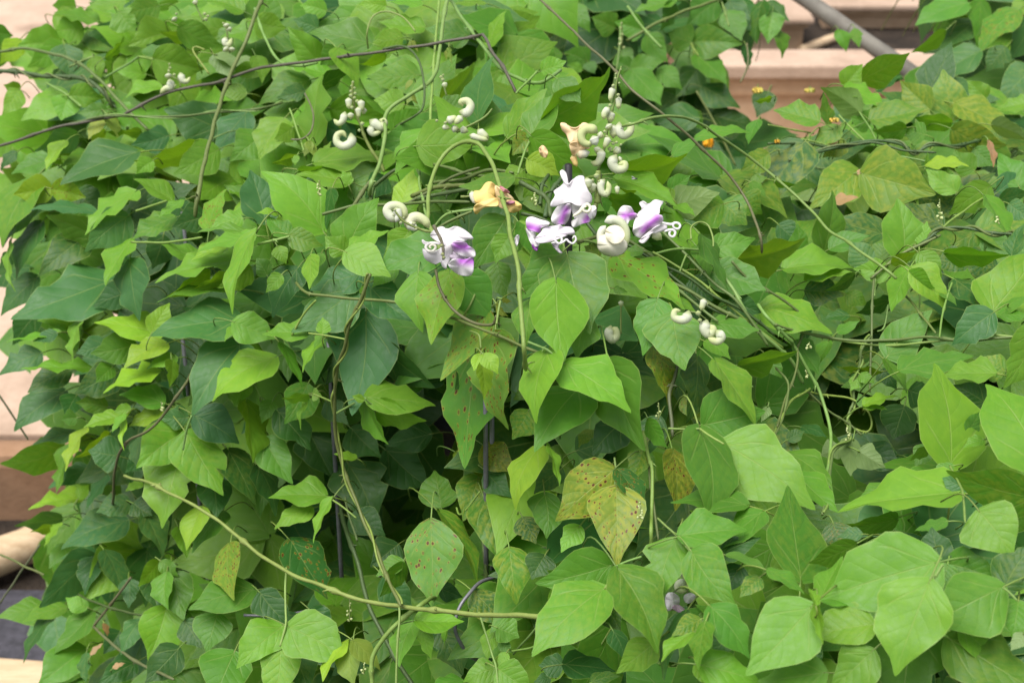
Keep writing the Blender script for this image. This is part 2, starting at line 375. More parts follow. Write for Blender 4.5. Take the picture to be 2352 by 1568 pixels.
VINES = {}
def vine(code, name, X, Y, d, label):
    b = at(X, Y, d); e = empty(name, (b.x, b.y, 0)); e['_w'] = (b.x, b.y, 0); tag(e, label, 'vine', 'climbing bean vines'); VINES[code] = e
vine('m', 'snail_vine', 1000, 1000, 1.95, 'big mound of green bean vine carrying the white and purple curled flowers')
vine('f', 'snail_vine', 1700, 1450, 1.5, 'vine with large glossy green leaves filling the lower right foreground')
vine('r', 'snail_vine', 2050, 700, 2.0, 'yellow mottled vine with twisted stems on the right below the pipe')
vine('b', 'snail_vine', 1500, 200, 2.6, 'darker blurred green vine hanging behind the flowers at the top')
vine('c', 'snail_vine', 2300, 100, 2.6, 'deep green leafy vine in the upper right corner right of the pipe')
def owner(X, Y):
    if X > 1620 - max(0, Y - 900) * .55 and Y > 1120: return 'f'
    if Y > 800 and X > 2080: return 'f'
    if X > 1640: return 'r'
    return 'm'

# ------------------------------------------------------------------ leaf builder
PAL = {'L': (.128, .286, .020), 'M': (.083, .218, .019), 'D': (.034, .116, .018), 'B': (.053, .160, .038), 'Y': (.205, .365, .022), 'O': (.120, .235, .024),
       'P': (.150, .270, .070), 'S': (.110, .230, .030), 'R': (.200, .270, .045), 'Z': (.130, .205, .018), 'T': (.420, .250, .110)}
VROW = [0, .035, .09, .18, .29, .41, .53, .64, .74, .83, .91, .965, 1.]
HROW = [.05, .50, .79, .97, 1.0, .96, .85, .65, .42, .235, .135, .075, 0.]
HROW2 = [.05, .36, .62, .88, 1.0, .97, .80, .58, .385, .23, .135, .075, 0.]
HROW3 = [.05, .52, .84, 1.0, .97, .84, .75, .63, .44, .25, .14, .075, 0.]
HROW4 = [.05, .46, .74, .95, 1.0, .99, .93, .78, .52, .27, .135, .07, 0.]
UCOL = [-1, -.72, -.4, -.12, 0, .12, .4, .72, 1]
rnd = random.Random(21)
def jit(c, s=.16):
    k = 1 + rnd.uniform(-s, s); return (c[0] * k * (1 + rnd.uniform(-.12, .12)), c[1] * k, c[2] * k * (1 + rnd.uniform(-.2, .2)))

def leaf_geo(P0, axis, side, nrm, L, W, rows=VROW, hrow=HROW, ucol=UCOL, arch=None, fold=None, wave=None, rg=rnd, lobed=None, curl=None):
    """blade from base P0 along axis; returns verts, faces, luv."""
    arch = rg.uniform(-.02, .10) if arch is None else arch
    fold = rg.uniform(-.12, .30) if fold is None else fold
    wave = rg.uniform(.014, .055) if wave is None else wave
    curl = rg.uniform(-.02, .16) if curl is None else curl
    lob = rg.uniform(-.05, .10) if lobed is None else lobed
    ph1, ph2, fr = rg.uniform(0, 6.3), rg.uniform(0, 6.3), rg.uniform(1.6, 2.8)
    sideprof = [rg.choice((hrow, HROW2, HROW3, HROW4)) for _ in (0, 1)] if hrow is HROW else [hrow, hrow]
    bites = [(rg.uniform(.25, .75), rg.uniform(.03, .07), rg.uniform(.15, .5), rg.choice((-1, 1)))] if rg.random() < .22 else []
    asym = rg.uniform(-.12, .12); bend = rg.uniform(-.05, .05); sd_ = rg.random(); tw = rg.uniform(-.35, .35)
    V = []; UV = []
    nu = len(ucol)
    for i, v in enumerate(rows):
        for u in ucol:
            h = sideprof[u > 0][i]
            if .35 < v < .85: h *= 1 - lob * math.sin((v - .35) / .5 * math.pi)
            for bv, bs, bd_, sg in bites:
                if sg * u > .5: h *= 1 - bd_ * math.exp(-((v - bv) / bs) ** 2)
            hw = h * W / 2 * (1 + asym * (1 if u > 0 else -1)) * (1 + .055 * math.sin(fr * 6 * v + (ph1 if u > 0 else ph2)))
            y = u * hw
            x = v * L - (.055 * L * abs(u) ** 1.5 if v < .12 else 0) * (1 - v / .12 if v < .12 else 0) + .02 * L * math.sin(abs(u) * 1.5) * math.sin(math.pi * v)
            z = arch * L * 4 * v * (1 - v) + fold * abs(y) * (1 - .45 * abs(u)) - curl * L * max(0, v - .62) ** 2 * 2.2
            z += wave * L * (abs(u) ** 1.6) * math.sin(2 * math.pi * fr * v + (ph1 if u > 0 else ph2)) * min(1, h * 1.5)
            z += math.tan(tw * max(0, v - .35)) * y
            y += bend * L * math.sin(math.pi * v)
            V.append(P0 + axis * x + side * y + nrm * z); UV.append((u, v, sd_))
    F = []
    for i in range(len(rows) - 1):
        for j in range(nu - 1):
            a = i * nu + j
            if hrow[i + 1] == 0: F.append((a, a + 1, (i + 1) * nu + j)) if j < nu - 1 else None
            else: F.append((a, a + 1, a + nu + 1, a + nu))
    # faces were laid with side x axis order so that normals follow nrm
    return V, [f[::-1] for f in F], UV

def petiole_geo(P0, axis, nrm, L, r, rg=rnd):
    down = Vector((0, 0, -1)); back = FWD
    d0 = (-axis * .8 + nrm * -.25).normalized()
    l = L * rg.uniform(.35, .7)
    pts = [P0 + axis * L * .02 - nrm * r * .6, P0 + d0 * l * .35, P0 + d0 * l * .75 + (back * .35 + down * .25) * l * .3, P0 + d0 * l * .95 + (back * .8 + down * .4) * l * .75, P0 + d0 * l * 1.0 + (back * 1.4 + down * .6) * l * 1.2]
    P = catmull([tuple(p) for p in pts], 2)
    return tube_geo(P, [r * 1.25] + [r] * (len(P) - 2) + [r * 1.2], 5)

def join(geos):
    V = []; F = []
    for v, f in geos:
        o = len(V); V += v; F += [tuple(i + o for i in q) for q in f]
    return V, F

def make_leaf(parent, P0, axis, side, nrm, L, W, code, name='leaf', spots=0, mott=0, **kw):
    tint = jit(PAL[code])
    V, F, UV = leaf_geo(P0, axis, side, nrm, L, W, **kw)
    nl, nf = len(V), len(F)
    pv, pf = petiole_geo(P0, axis, nrm, L, max(.0007, L * .0095))
    V2, F2 = join([(V, F), (pv, pf)])
    st = jit((.150, .230, .045))
    return mesh_obj(name, V2, F2, [LEAF, STEM], parent, P0, [tint] * nl + [st] * len(pv), [(spots, mott, 0)] * len(V2), UV + [(0, 0, 0)] * len(pv), [0] * nf + [1] * len(pf))

LEAFCOUNT = {k: 0 for k in VINES}
def photo_leaf(X0, Y0, X1, Y1, wpx, flags, layer, vn=None):
    cxp, cyp = (X0 + X1) / 2, (Y0 + Y1) / 2
    v = vn or owner(cxp, cyp)
    d = depth(cxp, cyp, v) + layer * .022 + rnd.uniform(-.006, .006) - .01
    Pc = at(cxp, cyp, d); tc = (CAM - Pc).normalized()
    n = (Vector((0, 0, 1)) * rnd.uniform(.30, .55) + tc * .8 + Vector((rnd.uniform(-.22, .22), rnd.uniform(-.2, .2), rnd.uniform(-.15, .15)))).normalized()
    def hit(X, Y):
        r = ray(X, Y); q = n.dot(Pc - CAM) / n.dot(r); q = min(max(q, d * .93), d * 1.07); return CAM + r * q
    A, B = hit(X0, Y0), hit(X1, Y1)
    L = (B - A).length; a = (B - A) / L
    n0 = (tc - a * tc.dot(a)).normalized()
    wm = wpx * PX * d * 1.14; asp = wm / L
    if asp >= .70: phi = rnd.uniform(0, .2); W = wm / math.cos(phi)
    elif asp >= .36: phi = math.acos(asp / .70); W = .70 * L
    else: phi = math.acos(max(.36, asp) / .70); W = wm / math.cos(phi)
    s = 1
    q1 = Matrix.Rotation(phi, 3, a) @ n0; q2 = Matrix.Rotation(-phi, 3, a) @ n0
    nn = q1 if (q1.z > q2.z) == (rnd.random() < .82) else q2
    if 'P' in flags: nn = -nn
    side = nn.cross(a).normalized()
    code = next(c for c in flags if c in PAL)
    sp = 1.0 if 'S' in flags else (.5 if rnd.random() < .012 else 0)
    mo = .68 if 'Z' in flags else .5 if 'O' in flags else (.3 if 'Q' in flags else rnd.choice((0, 0, .06, .15)))
    kw = {}
    if code in 'LYR' and asp < .45: kw = dict(wave=rnd.uniform(.03, .065), fold=rnd.uniform(.1, .5))
    LEAFCOUNT[v] += 1
    make_leaf(VINES[v], A, a, side, nn, L, W, code, spots=sp, mott=mo, **kw)

# leaflets read off the photograph, sheet by sheet (4 x 4 sheets of 2352 x 1568): base x y, tip x y, width, kind, layer[, vine]
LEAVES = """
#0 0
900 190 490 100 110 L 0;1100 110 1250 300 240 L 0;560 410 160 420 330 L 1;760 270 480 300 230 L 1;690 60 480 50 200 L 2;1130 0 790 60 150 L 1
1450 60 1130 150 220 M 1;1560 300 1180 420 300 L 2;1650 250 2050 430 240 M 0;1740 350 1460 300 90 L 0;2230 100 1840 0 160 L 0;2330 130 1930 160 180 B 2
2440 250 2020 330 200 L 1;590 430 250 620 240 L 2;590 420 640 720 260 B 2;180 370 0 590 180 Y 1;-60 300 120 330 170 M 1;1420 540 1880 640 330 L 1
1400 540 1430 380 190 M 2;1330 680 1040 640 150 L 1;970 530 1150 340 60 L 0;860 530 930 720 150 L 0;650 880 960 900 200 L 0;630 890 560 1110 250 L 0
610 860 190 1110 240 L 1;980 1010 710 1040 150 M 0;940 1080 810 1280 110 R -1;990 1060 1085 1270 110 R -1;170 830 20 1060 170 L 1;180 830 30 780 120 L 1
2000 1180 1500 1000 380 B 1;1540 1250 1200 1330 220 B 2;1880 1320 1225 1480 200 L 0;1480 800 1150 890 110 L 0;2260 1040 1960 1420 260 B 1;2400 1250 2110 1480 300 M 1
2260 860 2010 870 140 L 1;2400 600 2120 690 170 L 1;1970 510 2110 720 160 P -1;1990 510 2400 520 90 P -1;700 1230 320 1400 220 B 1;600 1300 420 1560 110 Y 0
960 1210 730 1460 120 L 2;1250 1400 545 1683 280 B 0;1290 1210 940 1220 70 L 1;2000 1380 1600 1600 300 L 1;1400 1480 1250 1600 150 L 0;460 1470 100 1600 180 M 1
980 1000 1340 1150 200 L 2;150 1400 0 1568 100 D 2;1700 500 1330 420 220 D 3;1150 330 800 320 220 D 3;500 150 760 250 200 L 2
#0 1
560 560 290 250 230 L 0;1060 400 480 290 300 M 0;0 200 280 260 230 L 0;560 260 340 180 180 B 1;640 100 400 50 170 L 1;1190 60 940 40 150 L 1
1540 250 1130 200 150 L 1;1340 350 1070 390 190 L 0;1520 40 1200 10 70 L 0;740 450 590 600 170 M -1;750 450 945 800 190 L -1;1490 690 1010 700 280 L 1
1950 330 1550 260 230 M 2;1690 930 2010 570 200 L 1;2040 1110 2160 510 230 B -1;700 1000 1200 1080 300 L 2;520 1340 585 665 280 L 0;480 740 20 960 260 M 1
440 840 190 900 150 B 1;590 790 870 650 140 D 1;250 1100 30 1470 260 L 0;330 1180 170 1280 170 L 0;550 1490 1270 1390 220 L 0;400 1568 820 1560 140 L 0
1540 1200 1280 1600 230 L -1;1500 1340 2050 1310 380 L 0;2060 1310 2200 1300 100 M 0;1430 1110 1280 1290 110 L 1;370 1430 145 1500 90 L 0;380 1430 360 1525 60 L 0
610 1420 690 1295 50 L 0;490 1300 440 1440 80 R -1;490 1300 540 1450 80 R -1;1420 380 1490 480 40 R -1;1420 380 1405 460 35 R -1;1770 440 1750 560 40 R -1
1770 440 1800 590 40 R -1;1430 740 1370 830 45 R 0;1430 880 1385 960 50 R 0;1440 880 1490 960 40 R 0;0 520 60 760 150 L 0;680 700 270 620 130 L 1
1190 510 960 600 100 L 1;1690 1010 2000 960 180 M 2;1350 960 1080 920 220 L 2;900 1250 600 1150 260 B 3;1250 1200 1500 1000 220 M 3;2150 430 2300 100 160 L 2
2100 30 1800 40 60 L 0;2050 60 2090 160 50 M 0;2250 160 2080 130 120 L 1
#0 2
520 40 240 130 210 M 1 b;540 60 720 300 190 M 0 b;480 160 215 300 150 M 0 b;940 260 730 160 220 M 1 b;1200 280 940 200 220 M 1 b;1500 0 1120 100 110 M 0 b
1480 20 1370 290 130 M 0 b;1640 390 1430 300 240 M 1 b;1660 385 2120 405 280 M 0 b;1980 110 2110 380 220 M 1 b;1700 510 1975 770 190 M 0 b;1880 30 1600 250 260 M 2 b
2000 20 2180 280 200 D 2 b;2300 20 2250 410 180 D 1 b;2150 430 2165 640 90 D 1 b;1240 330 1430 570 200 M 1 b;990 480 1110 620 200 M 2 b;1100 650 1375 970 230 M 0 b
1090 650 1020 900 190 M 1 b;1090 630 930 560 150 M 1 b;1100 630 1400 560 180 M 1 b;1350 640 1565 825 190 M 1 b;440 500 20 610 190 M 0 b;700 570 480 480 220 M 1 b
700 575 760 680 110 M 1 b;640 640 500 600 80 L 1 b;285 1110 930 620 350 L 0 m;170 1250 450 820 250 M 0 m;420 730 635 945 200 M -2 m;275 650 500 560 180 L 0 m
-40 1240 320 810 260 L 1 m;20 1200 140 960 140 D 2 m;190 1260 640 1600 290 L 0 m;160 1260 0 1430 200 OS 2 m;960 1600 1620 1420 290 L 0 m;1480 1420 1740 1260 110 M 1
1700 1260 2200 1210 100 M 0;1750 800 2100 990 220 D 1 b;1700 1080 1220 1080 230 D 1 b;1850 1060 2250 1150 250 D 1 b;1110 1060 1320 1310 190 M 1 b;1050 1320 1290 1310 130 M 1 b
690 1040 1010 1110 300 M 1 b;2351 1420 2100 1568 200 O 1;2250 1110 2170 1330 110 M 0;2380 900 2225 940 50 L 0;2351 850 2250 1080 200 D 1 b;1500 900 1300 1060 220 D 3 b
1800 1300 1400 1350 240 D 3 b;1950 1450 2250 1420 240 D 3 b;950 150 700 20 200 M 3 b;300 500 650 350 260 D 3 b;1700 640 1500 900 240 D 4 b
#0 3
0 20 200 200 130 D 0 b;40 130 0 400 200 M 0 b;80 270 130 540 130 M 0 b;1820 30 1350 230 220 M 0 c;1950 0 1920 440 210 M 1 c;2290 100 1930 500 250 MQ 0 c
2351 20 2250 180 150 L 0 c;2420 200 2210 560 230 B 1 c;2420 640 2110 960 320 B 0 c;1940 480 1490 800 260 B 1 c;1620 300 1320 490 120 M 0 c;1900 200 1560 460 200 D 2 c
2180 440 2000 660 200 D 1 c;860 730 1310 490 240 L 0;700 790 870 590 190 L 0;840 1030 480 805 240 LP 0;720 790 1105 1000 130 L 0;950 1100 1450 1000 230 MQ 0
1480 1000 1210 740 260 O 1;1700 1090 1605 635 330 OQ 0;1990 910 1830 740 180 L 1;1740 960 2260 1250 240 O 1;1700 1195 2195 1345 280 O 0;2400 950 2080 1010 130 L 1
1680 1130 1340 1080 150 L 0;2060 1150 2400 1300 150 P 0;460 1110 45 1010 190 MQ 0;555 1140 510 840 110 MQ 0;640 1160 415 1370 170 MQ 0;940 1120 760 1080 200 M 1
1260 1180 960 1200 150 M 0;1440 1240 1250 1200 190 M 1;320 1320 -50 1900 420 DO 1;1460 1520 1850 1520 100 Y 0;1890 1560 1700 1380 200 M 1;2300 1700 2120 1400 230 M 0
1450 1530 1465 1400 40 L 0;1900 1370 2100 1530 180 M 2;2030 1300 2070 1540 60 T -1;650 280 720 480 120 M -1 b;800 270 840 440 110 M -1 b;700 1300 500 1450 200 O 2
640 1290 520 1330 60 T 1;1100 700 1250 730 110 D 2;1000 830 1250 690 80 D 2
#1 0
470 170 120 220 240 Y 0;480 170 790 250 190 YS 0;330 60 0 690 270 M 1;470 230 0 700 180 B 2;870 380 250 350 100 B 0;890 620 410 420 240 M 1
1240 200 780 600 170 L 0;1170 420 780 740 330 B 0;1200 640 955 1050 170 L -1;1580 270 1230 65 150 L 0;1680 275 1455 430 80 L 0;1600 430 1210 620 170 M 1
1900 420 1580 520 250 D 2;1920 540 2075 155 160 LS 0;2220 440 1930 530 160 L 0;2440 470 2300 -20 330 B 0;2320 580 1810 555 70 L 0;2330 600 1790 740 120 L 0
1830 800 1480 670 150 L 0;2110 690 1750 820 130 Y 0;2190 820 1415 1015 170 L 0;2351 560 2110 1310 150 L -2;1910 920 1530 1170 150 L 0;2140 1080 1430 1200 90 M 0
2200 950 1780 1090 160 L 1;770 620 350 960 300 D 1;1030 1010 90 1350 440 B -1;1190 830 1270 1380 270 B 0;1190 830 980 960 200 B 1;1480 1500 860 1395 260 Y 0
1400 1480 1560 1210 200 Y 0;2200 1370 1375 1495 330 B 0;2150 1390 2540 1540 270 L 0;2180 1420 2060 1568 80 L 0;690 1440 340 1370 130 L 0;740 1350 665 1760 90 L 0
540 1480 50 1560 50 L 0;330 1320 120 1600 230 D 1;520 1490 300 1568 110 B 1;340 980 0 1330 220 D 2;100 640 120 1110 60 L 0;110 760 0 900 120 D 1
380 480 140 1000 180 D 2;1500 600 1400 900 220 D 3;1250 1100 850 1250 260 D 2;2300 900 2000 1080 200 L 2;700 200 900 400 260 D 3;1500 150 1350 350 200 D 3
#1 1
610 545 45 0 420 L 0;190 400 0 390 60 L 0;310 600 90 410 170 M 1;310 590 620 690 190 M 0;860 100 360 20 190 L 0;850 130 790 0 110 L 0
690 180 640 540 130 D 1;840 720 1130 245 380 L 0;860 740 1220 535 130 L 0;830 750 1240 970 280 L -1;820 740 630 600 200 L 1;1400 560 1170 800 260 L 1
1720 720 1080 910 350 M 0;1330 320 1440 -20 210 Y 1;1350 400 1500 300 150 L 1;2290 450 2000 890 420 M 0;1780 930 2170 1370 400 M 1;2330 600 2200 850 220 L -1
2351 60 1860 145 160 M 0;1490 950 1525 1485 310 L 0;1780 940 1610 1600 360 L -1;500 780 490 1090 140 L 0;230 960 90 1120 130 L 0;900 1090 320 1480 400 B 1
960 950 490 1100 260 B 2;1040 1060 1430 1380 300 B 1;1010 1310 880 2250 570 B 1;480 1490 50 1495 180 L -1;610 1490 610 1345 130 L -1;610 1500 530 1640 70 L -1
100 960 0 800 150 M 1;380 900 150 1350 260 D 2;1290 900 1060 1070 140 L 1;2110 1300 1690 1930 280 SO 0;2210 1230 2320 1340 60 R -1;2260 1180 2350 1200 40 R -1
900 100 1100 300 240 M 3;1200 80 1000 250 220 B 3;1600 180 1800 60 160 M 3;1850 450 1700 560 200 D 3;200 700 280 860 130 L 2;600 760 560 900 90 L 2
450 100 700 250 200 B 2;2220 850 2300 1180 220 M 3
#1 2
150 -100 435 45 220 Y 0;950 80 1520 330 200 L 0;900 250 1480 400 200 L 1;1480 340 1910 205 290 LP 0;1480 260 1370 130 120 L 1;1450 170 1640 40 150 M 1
1500 320 1690 420 80 L 0;1640 700 1400 300 200 L 1;1935 300 2160 500 320 MQ 1;1930 310 1560 430 300 MQ 1;1850 710 2240 620 240 M 0;2010 810 2700 635 260 L 0
1740 600 1990 1100 140 M -1;1700 700 1820 970 140 M 1;1830 930 2340 1100 300 M 1;450 760 40 1190 380 M 0;510 780 720 1500 560 M 0;405 1015 475 1755 470 L -1
180 1190 130 1600 240 M 1;970 790 1600 1265 320 LS 0;800 790 660 690 130 O 1;1200 740 1010 760 90 M 0;1150 720 1310 840 80 MQ 1;940 1080 1065 1115 70 M 1
1330 1195 1200 1700 320 M 0;1480 1320 1590 1835 460 M -1;1350 1180 1700 1300 150 M 1;1860 1400 2275 1465 180 M 0;700 1350 600 1720 330 M 1;2200 100 2351 60 80 M 0
2200 110 2340 250 90 M 0;870 250 850 410 80 M 1;130 480 10 590 90 L -1;70 480 200 780 100 M -1;100 0 -60 120 200 L 1;1500 250 1750 120 200 D 2
700 350 500 500 240 M 3;300 60 100 250 220 L 3;1900 600 1600 560 300 M 3;2100 250 2300 400 260 MQ 2;2000 1200 2300 1300 240 D 2;1650 1000 1850 1200 240 D 3;950 650 1200 640 200 M 3
#1 3
870 30 1540 215 520 O 0;820 10 380 350 360 OQ 0;1050 580 560 420 280 DQ 1;1600 500 1150 330 250 DQ 1;500 780 610 175 270 M -1;270 780 270 480 180 M 1
575 715 930 600 170 M 0;930 860 740 640 230 B 0;1250 825 1185 250 340 L -1;1400 680 1460 460 140 L 0;1050 830 1080 600 170 M 2;1140 850 1370 740 110 Y 0
1640 755 2230 770 160 M 0;155 900 800 890 230 L 0;350 1010 790 940 130 L 0;1110 940 780 900 200 L 0;790 960 520 1110 110 D 0;1300 890 1130 1295 210 L -1
1320 900 1640 1280 260 L -1;1300 930 1530 1090 150 L -2;1390 760 1600 980 180 L -1;2060 1290 2500 700 540 L 0;1720 1000 2060 1290 200 D 1;2120 1290 2400 1130 100 M 0
2110 1320 2400 1320 110 M 0;2060 1310 1690 1600 300 B 0;1100 1700 1510 1275 330 M 0;-60 1250 595 1500 320 L 0;640 1480 840 1375 90 M 0;740 1330 500 1370 100 D 1
720 1140 920 1240 150 MQ 2;1120 1190 810 1320 120 D 2;1590 1120 1735 1240 70 M 0;1720 190 1450 -20 200 L 0;2030 150 1660 405 260 L 0;2000 240 2260 680 140 L -1
2120 190 2351 0 200 B 1;2130 270 2400 200 150 B 0;2220 310 2420 430 170 B 0;2240 770 2351 480 160 B 0;1740 180 1680 0 90 M 1;60 100 260 130 60 M 0
820 20 930 10 60 T -1;600 280 830 240 90 T 0;1800 780 1550 900 240 DQ 2;350 1100 700 1150 240 DQ 2;1400 250 1800 300 260 DQ 3;2100 900 1800 850 240 DQ 2;100 500 300 700 200 D 2
#2 0
640 270 250 470 230 D 1;370 110 -10 310 220 B 0;590 460 120 815 290 B 0;830 240 175 240 90 L 0;1030 240 880 380 160 M 0;1240 30 830 110 260 M 0
960 20 700 110 200 B 1;1520 20 1135 250 200 Y 0;1620 150 1340 250 120 L 1;1460 280 945 480 160 Y 0;1580 180 1560 420 120 L 0;1500 560 1090 480 200 M 1
1090 280 680 480 280 D 1;2210 20 1760 680 430 B 0;2520 150 1940 540 290 Y 0;980 600 690 560 170 M 1;1200 620 1040 650 110 L 0;1110 690 765 790 120 L 0
1200 640 1130 1000 60 Y -1;1150 670 1030 835 60 L -1;1500 590 1180 780 150 Y 1;1680 830 1250 1165 360 L 0;1715 840 2055 1410 400 L 0;1670 1000 1490 1720 420 L -1
1720 700 1460 700 200 B 1;1790 680 2200 940 320 B 1;2260 550 2320 1120 210 L 0;2100 1000 2351 1500 300 D 1;1950 1270 1990 1620 300 D 1;590 980 0 1130 290 L 0
700 840 290 940 140 B 0;790 800 600 1200 90 Y -1;640 950 510 1400 110 L 0;1000 850 690 1070 120 Y 1;1080 1050 810 1000 300 B 1;820 1180 440 1350 180 B 1
700 700 560 720 140 M 0;750 1450 255 1545 140 Y 0;720 1440 820 1310 110 L 0;1190 1480 880 1568 200 B 0;1230 1490 1400 1600 200 D 0;1300 1290 1150 1370 80 L 0
980 1240 770 1560 100 B 1;1300 860 1250 1150 120 B 1;1350 1000 1150 1200 200 D 2;700 500 600 700 200 D 2;1550 450 1400 650 220 D 3;2250 350 2150 600 200 L 1
#2 1
230 20 435 430 90 M -1;600 0 430 290 100 L -1;480 490 235 525 80 L -1;520 490 605 500 110 L -1;500 510 405 815 50 L -1;990 530 1205 950 130 L -2
990 540 880 500 70 L -2;1020 510 1660 575 270 L -1;1120 600 1560 740 230 L -2;470 400 260 760 300 M 1;200 640 510 1005 280 D 1;80 900 340 1310 300 M 0
20 1150 190 1600 200 D 1;635 1415 105 1420 230 L -1;510 1530 165 1720 170 L -1;700 1440 520 1850 80 L -1;920 1070 715 1025 70 L -1;850 1130 1100 1700 480 D 4
880 800 1150 1060 300 D 4;1600 850 1180 950 260 D 5;500 850 700 1250 340 D 5;1200 1000 1600 1350 360 D 6;1170 60 1640 430 240 D 2;2020 60 1910 1170 540 MS 0
2190 -60 2295 810 380 S 0;2075 210 2095 535 130 Y -3;2060 120 2000 270 110 Y -3;2090 120 2225 300 140 Y -3;2100 960 2400 1200 260 ZS 2;1850 1020 2200 1310 200 O 1
1700 1510 1640 1175 300 M 0;2050 1240 1900 1650 330 MO 0;2120 1200 2351 1430 230 D 1;2100 1450 2260 2040 380 MO 1;150 550 50 750 150 M 1;1500 400 1650 100 300 D 4
1300 350 1550 560 260 D 4;650 550 850 760 200 D 3;1000 200 700 80 300 D 4
#2 2
325 90 205 745 320 L -1;480 200 1100 635 400 L -1;880 200 1205 1010 450 M 0;620 420 205 1010 470 M 0;1000 750 735 1045 300 D 1;1290 50 1440 580 220 ZS 2
1700 150 1620 760 250 D 2;1870 180 2255 755 240 L -1;1765 765 2330 640 500 M 1;1725 800 1805 1718 440 M 0;1950 940 2790 1535 620 L 0;1250 720 1430 980 140 M 0
1200 1000 1090 1300 190 MO 1;930 1180 400 1650 480 ZS 0;980 1180 1240 1560 200 DS 0;960 1350 970 2060 470 ZS 0;1480 1010 1500 1560 260 ZS 2;250 970 15 1540 260 Y -1
330 940 435 1340 70 L -1;150 640 0 900 260 MO 1;2150 1500 1450 1480 200 M 1;300 1400 320 1810 290 M 1;450 1170 200 1400 220 D 2;740 820 610 970 110 O 2
2095 225 2630 95 180 L 0;1780 0 2010 165 130 L 0;2351 600 2290 740 80 P 0;1400 200 1550 600 220 D 4;1600 500 1750 750 200 OS 3;600 1000 900 900 250 D 4;1350 700 1200 1100 260 D 3
#2 3
1680 1140 1525 195 520 L -1;2520 1160 2005 370 540 L -1;2480 -100 2160 430 330 L 0;2080 290 1550 320 190 L 0;1230 260 1890 130 230 M 0;1080 170 1290 470 110 M 0
1040 280 620 240 70 L 0;840 330 760 450 120 L 0;850 300 980 380 100 L 0;880 580 1195 495 90 L 0;880 590 830 470 100 M 0;880 600 1105 620 60 L 0
190 1030 600 1395 250 M 0;250 1200 650 1568 230 L -1;780 900 760 1240 190 P 0;840 1010 1080 1155 230 P 0;650 980 480 1050 180 P 1;1755 1385 630 1525 340 L -1
2500 1440 1630 1185 420 MQ 0;1570 1250 1100 1320 180 M 0;1700 1140 1500 1220 110 M 0;1830 1370 1600 1250 230 B 1;1110 1330 830 1440 120 M 1;1480 990 1300 1100 90 L 1
1990 560 1700 400 220 D 1;2170 270 1900 180 230 MO 1;1840 850 1960 640 130 M 1;1970 900 1790 975 100 L 0;1050 260 1180 440 180 D 3;900 980 1250 1180 260 D 4
560 0 440 240 110 M 1;260 0 480 310 180 M 0;310 785 540 880 90 D 0;180 900 340 820 110 D 1;0 150 130 340 160 M 1;1450 950 1350 1150 160 M 2;1250 600 1150 900 300 D 4;1300 450 1500 500 240 D 4
#3 0
1160 75 560 340 290 B 0;560 60 130 125 160 B 0;510 130 275 180 80 Y -1;560 100 405 320 60 Y -1;860 410 365 880 350 B 0;970 360 1130 750 200 B 0
900 400 560 420 150 B 1;860 420 780 760 200 D 1;1330 0 1505 400 220 B 0;1640 140 1720 420 170 L 0;1850 -40 1710 350 200 Y -1;2050 0 1760 375 200 M 1
1460 460 1270 680 160 L 0;1480 450 1640 590 130 M 0;1530 560 1540 890 180 L -1;1530 880 1360 1360 390 L 0;1600 560 1690 990 330 M 1;1400 600 1450 900 240 D 1
2330 710 1730 895 300 M 0;2110 300 2150 810 230 OS 0;2000 930 1900 1290 330 M 1;2150 1290 1950 1750 430 M 0;2590 1050 2170 1430 330 L -1;1290 990 1110 1310 180 B 0
440 880 -40 960 230 M 0;600 880 200 1000 150 M 0;490 930 215 1390 100 D 0;800 870 600 780 150 L 0;850 920 470 1300 190 M 0;780 1260 340 1600 300 M 0
790 1300 790 1568 100 B 0;1240 1380 900 1580 230 D 1;1640 1250 1330 1568 280 D 0;1180 620 1180 880 170 D 1;960 1020 990 1140 50 T 0;840 1310 950 1200 40 T 0
1040 1430 1150 1380 45 T 0;600 300 450 520 140 M 1;1000 500 850 700 180 D 2;1100 1100 950 1300 200 D 2;1700 1000 1850 1250 200 D 3
#3 1
300 1050 860 1380 430 L -1;225 1240 150 1750 330 L -1;320 260 660 800 340 DS 2;40 740 330 1050 280 D 2;300 1200 500 1700 340 D 1;1605 90 1610 870 460 MS -1
1690 0 2050 660 150 MO 0;1350 450 1100 590 150 M 0;1350 470 1140 780 160 M 0;1470 990 1915 995 190 L -1;1440 1010 1310 1420 200 L -1;1530 1080 1605 1350 130 L -1
845 1180 605 1550 130 Y -1;890 1190 900 1600 210 R -1;900 1180 1155 1450 170 R -1;1770 1000 1730 1240 60 L 1;2190 1435 1900 1560 210 L -1;2230 1440 2540 1640 280 L -1
2210 1070 2120 1360 150 L 0;2240 1180 2351 1290 110 M 0;2300 1290 2225 1430 90 L -1;2220 1060 2420 1150 230 M 0;2330 340 2395 850 320 MO 0;1890 1540 1570 1620 120 M 0
2000 730 2300 1050 250 DO 2;870 50 1190 220 260 D 4;1180 600 1450 900 280 D 4;1000 1250 700 1500 300 D 3;1700 700 1900 780 160 D 2;1300 300 1050 500 280 D 5;1700 1100 1900 1500 300 D 4;500 900 700 1100 260 D 3
#3 2
910 485 215 655 440 M 0;840 705 180 1325 490 L -2;975 520 1340 1300 460 M -1;1500 250 1350 830 370 M 0;1545 215 2165 155 300 M 0;1655 370 2050 860 400 M 0
1830 870 2180 1345 300 M 0;1930 380 2290 230 200 D 1;1980 390 2351 540 70 M 0;1590 920 1380 1540 200 D 1;1730 985 1470 1130 200 MO 0;1640 1110 1365 1360 150 L -1
